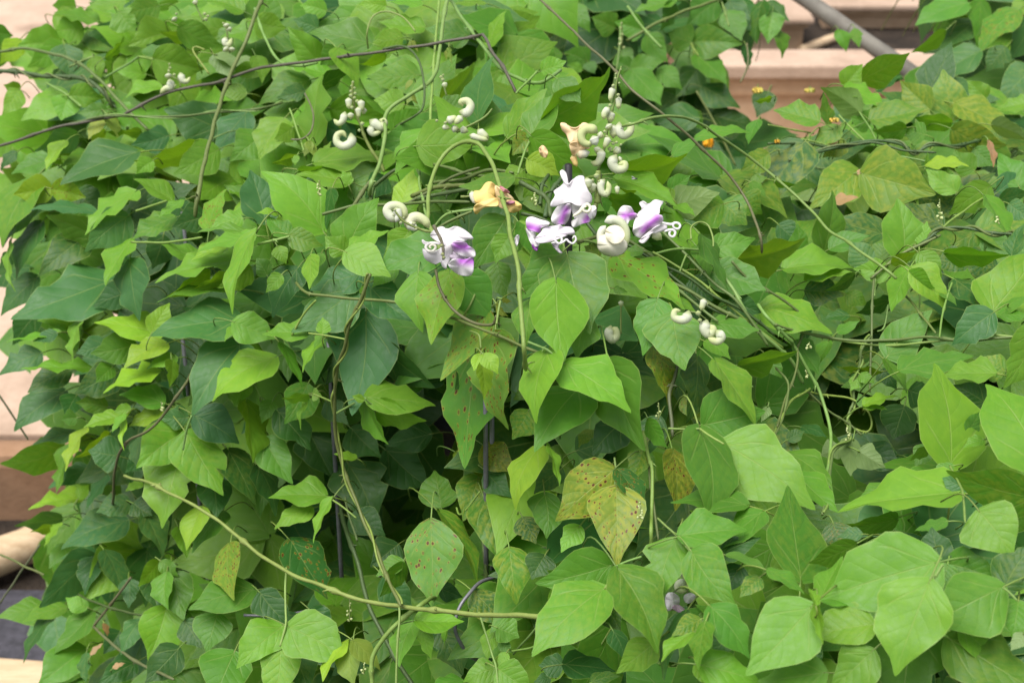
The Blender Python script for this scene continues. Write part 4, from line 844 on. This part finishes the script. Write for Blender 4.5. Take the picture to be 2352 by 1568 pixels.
# flower left of centre
d = dep(O11, 1760, 720, .095)
f1 = stalk(*O11, [(1630, 500), (1660, 560), (1700, 640), (1720, 720), (1720, 820)], 17, d - .014, (.16, .13, .075), name='flower')
f1['label'] = 'white flower with purple wings on the left, brown bud stalk across it'
petal(f1, *O11, [(1600, 590), (1640, 540), (1705, 515), (1740, 530), (1780, 530), (1830, 510), (1890, 530), (1950, 570), (1998, 622), (1950, 635), (1905, 650), (1860, 640), (1800, 665), (1740, 690), (1680, 660), (1620, 620)], d + .006, tilt=(.1, -.5))
petal(f1, *O11, [(1530, 720), (1560, 740), (1620, 750), (1680, 720), (1730, 680), (1800, 660), (1810, 720), (1790, 800), (1755, 870), (1745, 900), (1715, 880), (1695, 840), (1655, 860), (1600, 840), (1550, 800)], d + .003, tilt=(-.3, .3))
petal(f1, *O11, [(1800, 740), (1850, 770), (1930, 800), (1900, 830), (1820, 825), (1780, 790)], d + .003, LILAC)
petal(f1, *O11, [(1790, 660), (1850, 650), (1920, 655), (1950, 690), (1990, 710), (2015, 750), (2010, 790), (1950, 795), (1890, 780), (1830, 750), (1800, 700)], d - .004, patch=(1840, 690, 1930, 700, 62), tilt=(.3, .4))
petal(f1, *O11, [(1765, 860), (1800, 820), (1850, 810), (1920, 815), (1980, 795), (2000, 830), (1995, 930), (1960, 965), (1900, 965), (1840, 940), (1790, 900)], d - .002, patch=(1880, 830, 1990, 835, 58), tilt=(.3, .4))
curl(f1, *O11, [(1690, 675), (1640, 665), (1590, 670), (1560, 700), (1580, 735), (1630, 735), (1650, 700), (1620, 680), (1595, 700), (1610, 715)], 13, 10, d - .010, WHITE, IVORY, name='keel', fat=.3, spiral=.006)
curl(f1, *O11, [(1600, 665), (1560, 660), (1530, 640), (1545, 670), (1590, 680)], 8, 7, d - .012, WHITE, WHITE, name='style', fat=.3)
for (x, y) in ((1705, 690), (1715, 770), (1725, 800)): ball(f1, *O11, x, y, 17, d - .018, (.30, .33, .12))
f = stalk(*O11, [(1600, 560), (1540, 550), (1480, 525), (1400, 490), (1340, 450), (1280, 375)], 14, d - .03, GST)
f['label'] = 'stalk with two curled cream buds'
curl(f, *O11, [(1300, 455), (1235, 420), (1205, 365), (1235, 325), (1300, 320), (1350, 350), (1360, 400), (1320, 440)], 34, 30, d - .01, BUDW, CREAM)
curl(f, *O11, [(1290, 360), (1310, 410), (1290, 460)], 38, 26, d - .016, BUDW, BUDW)
curl(f, *O11, [(1400, 520), (1420, 450), (1480, 425), (1550, 460), (1580, 510)], 40, 34, d - .006, IVORY, CREAM)
curl(f, *O11, [(1400, 500), (1470, 530)], 36, 34, d - .012, BUDW, BUDW)
for (x, y, r) in ((1330, 480, 16), (1355, 435, 12), (1450, 490, 20), (1275, 365, 15), (1265, 410, 12), (1470, 540, 14)): ball(f, *O11, x, y, r, d - .034, (.42, .45, .26))
# tall white flower right of the stake
d = dep(O12, 560, 250, .085)
f2 = curl(VINES['m'], *O12, [(560, 420), (620, 380), (650, 340), (690, 310), (720, 340), (700, 375), (660, 370), (655, 340), (685, 330)], 15, 11, d - .012, IVORY, IVORY, name='flower', fat=.3, spiral=.004)
f2['label'] = 'tall white flower with one purple streaked wing, right of the yellow flower'
petal(f2, *O12, [(385, 190), (440, 150), (475, 110), (455, 60), (440, 10), (465, -5), (495, 20), (500, 70), (495, 110), (525, 120), (560, 80), (610, 50), (660, 55), (670, 110), (700, 180), (730, 230), (730, 290), (690, 320), (650, 330), (590, 320), (540, 295), (480, 305), (420, 325), (360, 330), (360, 290), (395, 230)], d, mixc(WHITE, LILAC, .12), bulge=.009, tilt=(.05, -.35), edge=.003)
petal(f2, *O12, [(360, 440), (390, 370), (430, 320), (480, 310), (540, 305), (545, 350), (530, 420), (490, 490), (440, 495), (380, 490)], d + .002, patch=(500, 350, 450, 470, 48), tilt=(-.3, .2))
petal(f2, *O12, [(545, 310), (620, 330), (680, 360), (720, 400), (715, 470), (660, 485), (600, 510), (560, 520), (545, 470), (575, 450), (560, 400)], d + .004, patch=(700, 420, 670, 470, 45), tilt=(.3, .2))
petal(f2, *O12, [(720, 330), (765, 325), (775, 370), (755, 430), (720, 440), (690, 390)], d - .004, tilt=(.4, 0))
# flower lying lower left of it
d = dep(O12, 330, 580, .075)
f3 = curl(VINES['m'], *O12, [(360, 665), (400, 660), (445, 668), (458, 630), (430, 600), (398, 612), (400, 645), (430, 668), (470, 655), (500, 632), (525, 655), (560, 668), (588, 635), (575, 600), (553, 625)], 9, 9, d - .016, WHITE, WHITE, name='flower', fat=.3, spiral=.006)
f3['label'] = 'half hidden white and purple flower with long curly style'
petal(f3, *O12, [(215, 620), (270, 560), (300, 520), (380, 510), (440, 495), (470, 515), (540, 520), (575, 560), (570, 585), (520, 590), (470, 610), (400, 640), (330, 660), (250, 665), (215, 650)], d - .004, mixc(LILAC, WHITE, .45), tilt=(0, -.5))
petal(f3, *O12, [(130, 450), (180, 425), (260, 450), (330, 470), (345, 490), (310, 510), (270, 530), (260, 570), (200, 560), (140, 530)], d, patch=(150, 515, 240, 540, 60), tilt=(-.2, -.2))
petal(f3, *O12, [(130, 530), (170, 550), (220, 580), (215, 640), (250, 680), (220, 700), (180, 680), (150, 610)], d + .003)
petal(f3, *O12, [(185, 680), (235, 690), (230, 735), (195, 715)], d + .004, PURPLE)
petal(f3, *O12, [(370, 670), (430, 680), (425, 710), (460, 755), (430, 750), (390, 710)], d, mixc(LILAC, WHITE, .3))
petal(f3, *O12, [(30, 610), (60, 590), (62, 640), (45, 695), (30, 660)], d + .004)
# right flower
d = dep(O12, 1240, 450, .085)
f4 = curl(VINES['m'], *O12, [(1380, 475), (1430, 490), (1470, 492), (1495, 480), (1530, 485), (1545, 510), (1525, 535), (1490, 525), (1480, 500), (1500, 480)], 11, 9, d - .01, WHITE, WHITE, name='flower', fat=.3, spiral=.004)
f4['label'] = 'white and purple flower on the right with two small coils'
curl(f4, *O12, [(1400, 560), (1440, 545), (1480, 545), (1500, 570), (1485, 605), (1455, 600), (1445, 575), (1460, 555)], 11, 10, d - .012, WHITE, WHITE, name='style', fat=.3)
petal(f4, *O12, [(970, 420), (980, 370), (1010, 330), (1050, 320), (1100, 340), (1120, 385), (1150, 400), (1130, 440), (1080, 460), (1060, 495), (1040, 470), (1000, 440)], d + .004, patch=(1030, 415, 1110, 400, 48), tilt=(-.4, 0))
petal(f4, *O12, [(1170, 300), (1200, 280), (1240, 300), (1270, 300), (1310, 270), (1360, 275), (1390, 290), (1360, 340), (1350, 400), (1280, 410), (1220, 390), (1150, 420), (1160, 390), (1190, 360), (1185, 330)], d + .006, tilt=(.1, -.4))
petal(f4, *O12, [(1110, 550), (1120, 480), (1150, 420), (1200, 385), (1250, 375), (1310, 400), (1375, 410), (1390, 460), (1360, 500), (1300, 540), (1250, 580), (1210, 620), (1150, 610), (1120, 580)], d - .002, patch=(1205, 545, 1340, 432, 50), tilt=(-.1, .2), bulge=.010)
petal(f4, *O12, [(1200, 610), (1260, 560), (1330, 510), (1400, 490), (1425, 520), (1400, 550), (1330, 560), (1270, 580), (1240, 640), (1200, 668), (1165, 650), (1180, 630)], d - .003, mixc(WHITE, LILAC, .3), tilt=(.2, .2))
curl(f4, *O12, [(1310, 580), (1360, 620)], 42, 36, d + .012, IVORY, CREAM)
# big coiled ivory bud
d = dep(O12, 930, 620, .075)
f5 = curl(VINES['m'], *O12, [(870, 465), (930, 450), (1000, 480), (1045, 550), (1050, 630), (1030, 690)], 34, 30, d + .004, BUDW, CREAM, name='flower')
f5['label'] = 'large snail-shell coiled ivory bud under the right flower'
petal(f5, *O12, [(785, 680), (800, 610), (850, 580), (950, 600), (1040, 640), (1058, 700), (1020, 760), (940, 787), (850, 772), (800, 730)], d - .004, IVORY, bulge=.022, name='coil', saddle=.25, edge=.001)
curl(f5, *O12, [(850, 520), (815, 570), (812, 640), (835, 700)], 30, 34, d - .002, BUDW, IVORY, name='coil')
petal(f5, *O12, [(858, 560), (890, 515), (960, 503), (1020, 540), (1037, 600), (1000, 660), (930, 672), (872, 630)], d - .015, mixc(IVORY, (.80, .72, .52), .4), bulge=.005, name='coil', saddle=.6, edge=.001, tilt=(-.15, -.45))
# yellow flower
d = dep(O11, 2180, 260, .06)
f6 = stalk(*O11, [(1880, 240), (1930, 240), (1980, 230)], 14, d + .002, GST, name='flower')
f6['label'] = 'crumpled yellow orange flower with a pink edge behind the hooked stem'
curl(f6, *O11, [(1985, 200), (1995, 250), (2020, 290)], 26, 30, d, BUDW, IVORY)
petal(f6, *O11, [(2000, 195), (2060, 180), (2110, 115), (2160, 103), (2200, 140), (2190, 230), (2210, 265), (2120, 275), (2020, 295)], d, YELLOW, bulge=.010, tilt=(0, -.3))
petal(f6, *O11, [(2005, 330), (2060, 290), (2150, 260), (2225, 255), (2225, 320), (2150, 330), (2080, 345), (2030, 395), (2003, 380)], d - .006, (.88, .69, .28), bulge=.008, tilt=(0, .4))
petal(f6, *O11, [(2195, 140), (2260, 180), (2340, 230), (2380, 290), (2351, 350), (2270, 350), (2220, 310)], d + .002, PEACH, bulge=.009, tilt=(.2, .1))
petal(f6, *O11, [(2240, 140), (2290, 165), (2330, 200), (2290, 200), (2250, 175)], d - .003, (.58, .26, .28))
petal(f6, *O11, [(2290, 300), (2351, 275), (2400, 285), (2440, 320), (2435, 355), (2390, 380), (2340, 385), (2300, 350)], d - .004, YELLOW, patch=None, bulge=.009)
petal(f6, *O11, [(2300, 290), (2351, 278), (2380, 288), (2340, 310), (2300, 310)], d - .009, (.56, .25, .32))
# peach flower and the bud raceme at the top
d = dep(O02, 640, 1280, .07)
f7 = curl(VINES['m'], *O02, [(770, 1210), (730, 1185), (670, 1190), (635, 1240), (650, 1300), (700, 1325), (740, 1300)], 36, 26, d - .010, CREAM, CREAM, name='flower')
f7['label'] = 'fading peach yellow flower with a cream coil beside the bud raceme'
petal(f7, *O02, [(445, 1135), (490, 1135), (540, 1170), (600, 1170), (650, 1130), (700, 1140), (720, 1165), (660, 1190), (620, 1240), (610, 1290), (600, 1310), (560, 1300), (530, 1310), (500, 1240), (460, 1190)], d, (.88, .68, .42), tilt=(0, -.2))
petal(f7, *O02, [(530, 1320), (600, 1300), (640, 1330), (700, 1335), (710, 1365), (660, 1370), (620, 1420), (560, 1425), (540, 1390)], d - .004, (.88, .67, .40), tilt=(.1, .4))
petal(f7, *O02, [(250, 1360), (290, 1340), (330, 1400), (310, 1450), (260, 1420)], d + .006, (.82, .60, .34))
curl(f7, *O02, [(750, 1270), (770, 1320)], 42, 36, d - .018, BUDW, BUDW)
curl(f7, *O02, [(610, 1420), (690, 1405)], 40, 42, d - .002, (.78, .66, .45), BUDW)
curl(f7, *O02, [(560, 1440), (590, 1520)], 30, 24, d + .004, (.82, .58, .28), YELLOW)

def raceme(o, st, r, items, balls, v='m', k=.08, label=None):
    d_ = dep(o, *st[len(st) // 2], k, v); b = stalk(*o, st, r, d_, GST, v)
    if label: b['label'] = label
    for pts, r0, r1 in items: curl(b, *o, pts, r0, r1, d_ + rb.uniform(-.012, .004))
    for x, y, q in balls: ball(b, *o, x, y, q, d_ - .004)
    return b
raceme(O02, [(790, 1568), (840, 1400), (870, 1220), (920, 1010), (945, 920), (960, 760), (1005, 610)], 14, [([(925, 815), (900, 915)], 29, 22), ([(980, 905), (978, 990)], 28, 26), ([(885, 1000), (850, 1040), (845, 1085)], 30, 26), ([(905, 1045), (905, 1110)], 40, 34), ([(885, 1155), (900, 1180)], 34, 32), ([(935, 1165), (930, 1250)], 34, 38),
       ([(985, 1140), (985, 1210), (1030, 1245), (1080, 1215), (1090, 1165), (1060, 1150)], 32, 30), ([(885, 1275), (850, 1350)], 32, 24), ([(820, 1390), (815, 1450), (780, 1500), (740, 1495)], 38, 28), ([(790, 1365), (780, 1400)], 34, 28), ([(980, 1370), (945, 1405)], 34, 32), ([(950, 1440), (920, 1500), (960, 1555), (1025, 1550), (1035, 1505), (985, 1510)], 38, 26), ([(1000, 1460), (980, 1470)], 26, 24), ([(800, 1240), (830, 1250)], 34, 30)],
       [(955, 680, 11), (950, 722, 13), (985, 765, 11), (930, 790, 17), (975, 875, 17), (900, 970, 17), (1000, 640, 8), (850, 1210, 16), (870, 1255, 14), (900, 1370, 22), (930, 1320, 18), (960, 1310, 14), (1000, 1330, 12)], label='tall raceme of white curled buds beside the peach flower')
raceme(O01, [(1180, 1580), (1130, 1480), (1060, 1380), (990, 1240), (970, 1160), (930, 1080), (900, 960), (885, 860), (890, 750)], 17, [([(850, 915), (855, 990)], 30, 24), ([(965, 935), (972, 1010)], 32, 24), ([(940, 1000), (945, 1075)], 30, 16), ([(870, 1050), (870, 1085)], 30, 26), ([(815, 1045), (795, 1110), (755, 1135), (722, 1105)], 32, 20), ([(1000, 1005), (985, 1045)], 22, 16),
       ([(875, 1245), (875, 1310), (805, 1345), (745, 1310), (745, 1245), (795, 1220), (825, 1255)], 36, 18), ([(1060, 1115), (1110, 1150), (1160, 1170), (1180, 1120), (1145, 1105)], 36, 24), ([(1045, 1175), (1075, 1230), (1140, 1215)], 34, 20)], [(975, 1140, 21), (870, 840, 14), (905, 810, 12), (875, 790, 10), (910, 860, 15), (870, 880, 18), (950, 1200, 16), (890, 755, 12), (880, 990, 18), (930, 935, 20), (905, 900, 14)], label='raceme of curled white buds left of the thin green stem')
raceme(O01, [(1840, 1215), (1950, 1160), (2050, 1110), (2120, 1060), (2170, 1000)], 13, [([(1885, 1030), (1940, 1035), (1972, 975), (1940, 928), (1885, 935), (1895, 965)], 34, 24), ([(1765, 1110), (1840, 1085)], 36, 34), ([(1885, 1080), (1835, 1130)], 32, 26), ([(1720, 1170), (1770, 1175)], 22, 22), ([(1810, 1185), (1850, 1185)], 32, 30), ([(1890, 1190), (1935, 1205)], 32, 30), ([(1975, 1245), (2050, 1270), (2120, 1285)], 26, 24), ([(2050, 1205), (2090, 1240), (2120, 1265)], 34, 36)], [(1660, 1110, 14), (1740, 1130, 16)], k=.07, label='small raceme of curled pale buds above the arching stem')
raceme(O12, [(1640, 1295), (1710, 1310), (1790, 1370)], 9, [([(1620, 1305), (1600, 1355), (1545, 1370), (1490, 1345), (1495, 1290), (1540, 1285)], 38, 18), ([(1785, 1390), (1770, 1450), (1805, 1500), (1845, 1465), (1820, 1425)], 40, 34), ([(1890, 1480), (1925, 1530), (1880, 1570), (1820, 1545)], 38, 36), ([(1765, 1190), (1740, 1270)], 30, 26)], [(1710, 1310, 26), (1725, 1375, 20), (1790, 1225, 16)], k=.08, label='stalk with four curled cream buds over the right leaves')
raceme(O00, [(1660, 800), (1640, 740), (1570, 700), (1550, 660), (1560, 580)], 9, [([(1545, 690), (1550, 715)], 30, 26), ([(1560, 745), (1570, 800), (1520, 815), (1480, 850)], 34, 24), ([(1660, 685), (1680, 740), (1720, 748), (1742, 715)], 32, 16)], [(1550, 655, 13), (1565, 625, 11), (1555, 590, 9), (1600, 690, 16), (1610, 790, 12)], k=.08, label='small raceme of curled white buds above the brown cane')
raceme(O00, [(2110, 490), (2100, 400), (2085, 300), (2060, 210)], 9, [([(2080, 230), (2085, 250)], 28, 26), ([(2105, 265), (2115, 285)], 26, 22), ([(2070, 355), (2070, 400), (2105, 410), (2125, 365)], 28, 22), ([(2070, 450), (2085, 465)], 30, 28), ([(2130, 450), (2130, 470)], 30, 24)], [(2050, 215, 10), (2060, 235, 11)], k=.08, label='small raceme of white buds against the dark green stem')
raceme(O00, [(1870, 200), (1820, 100), (1790, 20)], 8, [([(1790, 15), (1800, 40)], 24, 20), ([(1600, 175), (1610, 190)], 28, 22)], [(1880, 130, 16), (1890, 180, 18), (1910, 150, 14), (1620, 130, 12)], k=.06)
raceme(O01, [(1750, 880), (1720, 760), (1720, 680)], 8, [([(1730, 770), (1740, 800)], 26, 20)], [(1700, 710, 16), (1715, 735, 18), (1720, 690, 10)], k=.05)
raceme(O12, [(780, 300), (800, 150), (790, 0)], 30, [([(845, 90), (815, 130), (825, 195), (865, 215), (890, 165), (880, 110)], 26, 24), ([(690, 90), (700, 160)], 44, 34), ([(745, 125), (735, 195)], 36, 26), ([(965, 150), (968, 205)], 22, 18)], [(775, 50, 26), (740, 90, 16), (800, 100, 14)], k=.07, label='thick green flower stalk with a coiled bud right of the tall white flower')
raceme((1176, 392), [(1000, 1500), (1000, 1300), (1000, 1210)], 8, [([(905, 1440), (890, 1500), (920, 1550), (960, 1520), (950, 1460), (915, 1480)], 34, 26), ([(1000, 1205), (1005, 1240)], 24, 20)], [], k=-.07)
raceme((1176, 1176), [(1620, 780), (1600, 650), (1570, 540)], 8, [([(1560, 540), (1590, 600)], 38, 28), ([(1590, 640), (1530, 660), (1530, 710), (1590, 720)], 34, 30)], [(1610, 680, 20)], k=-.05)
g8 = stalk(1176, 1176, [(1400, 900), (1500, 890), (1560, 880)], 8, depth(1550, 1390, 'f') + .055, GST, 'f', 'flower')
for ol in ([(1410, 780), (1450, 735), (1520, 760), (1540, 830), (1490, 870), (1430, 900)], [(1580, 770), (1640, 740), (1690, 770), (1660, 820), (1600, 830)]): petal(g8, 1176, 1176, ol, depth(1550, 1390, 'f') + .055, mixc(WHITE, LILAC, .3))
petal(g8, 1176, 1176, [(1470, 870), (1530, 850), (1590, 900), (1540, 920)], depth(1550, 1390, 'f') + .05, (.70, .50, .66))
# small green bud spikes
def spike(X, Y, h, n, v, k=.05, wdt=1.):
    d_ = depth(X, Y, v) - k; b = stalk(X, Y, [(0, 0), (6, -h * 2), (0, -h * 4)], 7, d_, (.14, .18, .05), v)
    for i in range(n):
        t = (i + rb.uniform(-.45, .45)) / n; q = (19 - 11 * t) * wdt * rb.uniform(.75, 1.2)
        if rb.random() < .15: continue
        curl(b, X, Y, [((sg := rb.choice((-1, 1, -.3, .4))) * (16 - 10 * t) * wdt, -h * 4 * t), (sg * (26 - 14 * t) * wdt, -h * 4 * t - q * rb.uniform(-.3, .9))], q * .85, q * .7, d_ - .004, (.45, .55, .20), (.62, .68, .36))
for a in ((2158, 505, 48, 12, 'r'), (1470, 1190, 40, 12, 'f'), (802, 1425, 58, 14, 'm', .02), (1428, 112, 62, 14, 'b'), (1226, 468, 26, 10, 'm'), (733, 448, 34, 8, 'm'), (1512, 962, 38, 9, 'm'), (835, 1545, 26, 6, 'm'), (2292, 512, 16, 5, 'r'), (1851, 870, 20, 7, 'r'), (1948, 1010, 30, 9, 'r'), (370, 942, 20, 8, 'm', .06), (1858, 800, 14, 6, 'r')): spike(*a)
# faded orange and yellow flowers behind
def faded(X, Y, w_, h_, v, c, k=.04):
    d_ = depth(X, Y, v) - k; b = stalk(X, Y, [(0, -h_ * 2), (4, -h_ * 3), (0, -h_ * 4)], 8, d_, GST, v, 'flower')
    for s in (-1, 0, 1): petal(b, X, Y, [(s * w_ * .8, -h_ * 2), (w_ * (s + .9), -h_ * .8), (w_ * (s * 1.1 + .5), h_ * 1.5), (s * w_, h_ * 2), (w_ * (s * 1.1 - .6), h_ * 1.2), (w_ * (s - .9), -h_ * .6)], d_ + .004 * s, jit(c, .1), bulge=.006)
    return b
for a in ((1627, 328, 26, 22, 'b', (.85, .42, .02)), (1632, 352, 10, 10, 'b', (.60, .25, .03)), (1916, 276, 24, 10, 'r', (.76, .58, .12)), (1740, 208, 26, 14, 'b', (.72, .60, .12)), (1860, 208, 26, 10, 'b', (.70, .64, .16)), (1785, 325, 14, 8, 'r', (.7, .4, .05))): faded(*a)

# shrub far behind, right of the pipe
rq = random.Random(9)
sp = at_z(2105, 110, .22); sh = empty('flowering_shrub', sp); sh['_w'] = tuple(sp); tag(sh, 'small dark shrub with a few pale blooms behind the pipe', 'shrub')
for i in range(6):
    P = [sp + Vector((0, 0, .0)), sp + Vector((rq.uniform(-.06, .06), rq.uniform(-.04, .04), .15)), sp + Vector((rq.uniform(-.18, .18), rq.uniform(-.1, .1), rq.uniform(.28, .5)))]
    Q = catmull([tuple(p) for p in P], 4); V, F = tube_geo(Q, [.004] * len(Q), 5); mesh_obj('stem', V, F, STEM, sh, None, (.08, .07, .04))
for i in range(110):
    P = sp + Vector((rq.uniform(-.2, .2), rq.uniform(-.14, .14), rq.uniform(.03, .5)))
    n = Vector((rq.uniform(-.7, .7), rq.uniform(-.9, .3), rq.uniform(.2, 1))).normalized(); a = n.orthogonal().normalized(); a = Matrix.Rotation(rq.uniform(0, 6), 3, n) @ a
    V, F, UV = leaf_geo(P, a, n.cross(a), n, rq.uniform(.035, .06), rq.uniform(.018, .03), rows=LROW, hrow=LH, ucol=[-1, 0, 1], rg=rq)
    mesh_obj('leaf', V, F, LEAF, sh, P, jit((.045, .085, .05)), [(0, 0, 0)] * len(V), UV)
for X, Y in ((2083, 55), (2095, 62), (2072, 66)):
    q = at(X, Y, (sp - CAM).dot(FWD) - .12)
    V, F = tube_geo([q, q + Vector((0, -.004, .008)), q + Vector((0, -.008, .018)), q + Vector((0, -.009, .022))], [.006, .017, .014, .002], 8); mesh_obj('bloom', V, F, PETAL, sh, None, (.62, .50, .34))

# a fly on a leaf and ants on the buds
def insect(name, X, Y, d, l, label, fly):
    c = at(X, Y, d); e = empty(name, c); e['_w'] = tuple(c); ax = (RT * .97 - UP * .2).normalized()
    P = [c - ax * l * .5, c - ax * l * .32, c - ax * l * .12, c + ax * l * .02, c + ax * l * .2, c + ax * l * .33, c + ax * l * .45, c + ax * l * .5]
    V, F = tube_geo(P, [l * q for q in ((.03, .13, .16, .09, .15, .07, .12, .03) if fly else (.02, .12, .10, .03, .07, .03, .08, .02))], 8); mesh_obj('body', V, F, M_INSECT, e)
    for s in (-1, 1):
        for k_ in (-.1, .05, .2):
            b = c + ax * l * (.1 + k_ * .5); V, F = tube_geo([b, b + (UP * s * .25 - FWD * .1 + ax * k_) * l, b + (UP * s * .4 + FWD * .2 + ax * k_ * 2) * l], [l * .02] * 3, 4); mesh_obj('leg', V, F, M_INSECT, e)
    if fly:
        for s in (-1, 1):
            b = c + ax * l * .15 - FWD * l * .14; q = [b, b - ax * l * .35 + UP * s * l * .04, b - ax * l * .75 + UP * s * l * .16, b - ax * l * .7 + UP * s * l * .30, b - ax * l * .3 + UP * s * l * .2]
            mesh_obj('wing', q, [(0, 1, 2, 3, 4)], M_WING, e)
    tag(e, label, 'insect')
insect('fly', 1176 + 1128 / 4, 392 + 72 / 4, depth(1458, 412) - .075, .0058, 'small dark fly resting on a leaf right of the coiled bud', True)
insect('ant', 1176 + 1012 / 4, 1182 / 4, dep(O02, 900, 1150, .08) - .028, .0036, 'tiny black ant on the white curled bud near the top', False)
insect('ant', 1176 + 925 / 4, 1305 / 4, dep(O02, 900, 1150, .08) - .03, .0036, 'tiny black ant on the crowded bud stalk below the curled bud', False)

for o in bpy.data.objects:
    if '_w' in o: del o['_w']
print('leaves', LEAFCOUNT, 'objects', len(bpy.data.objects))
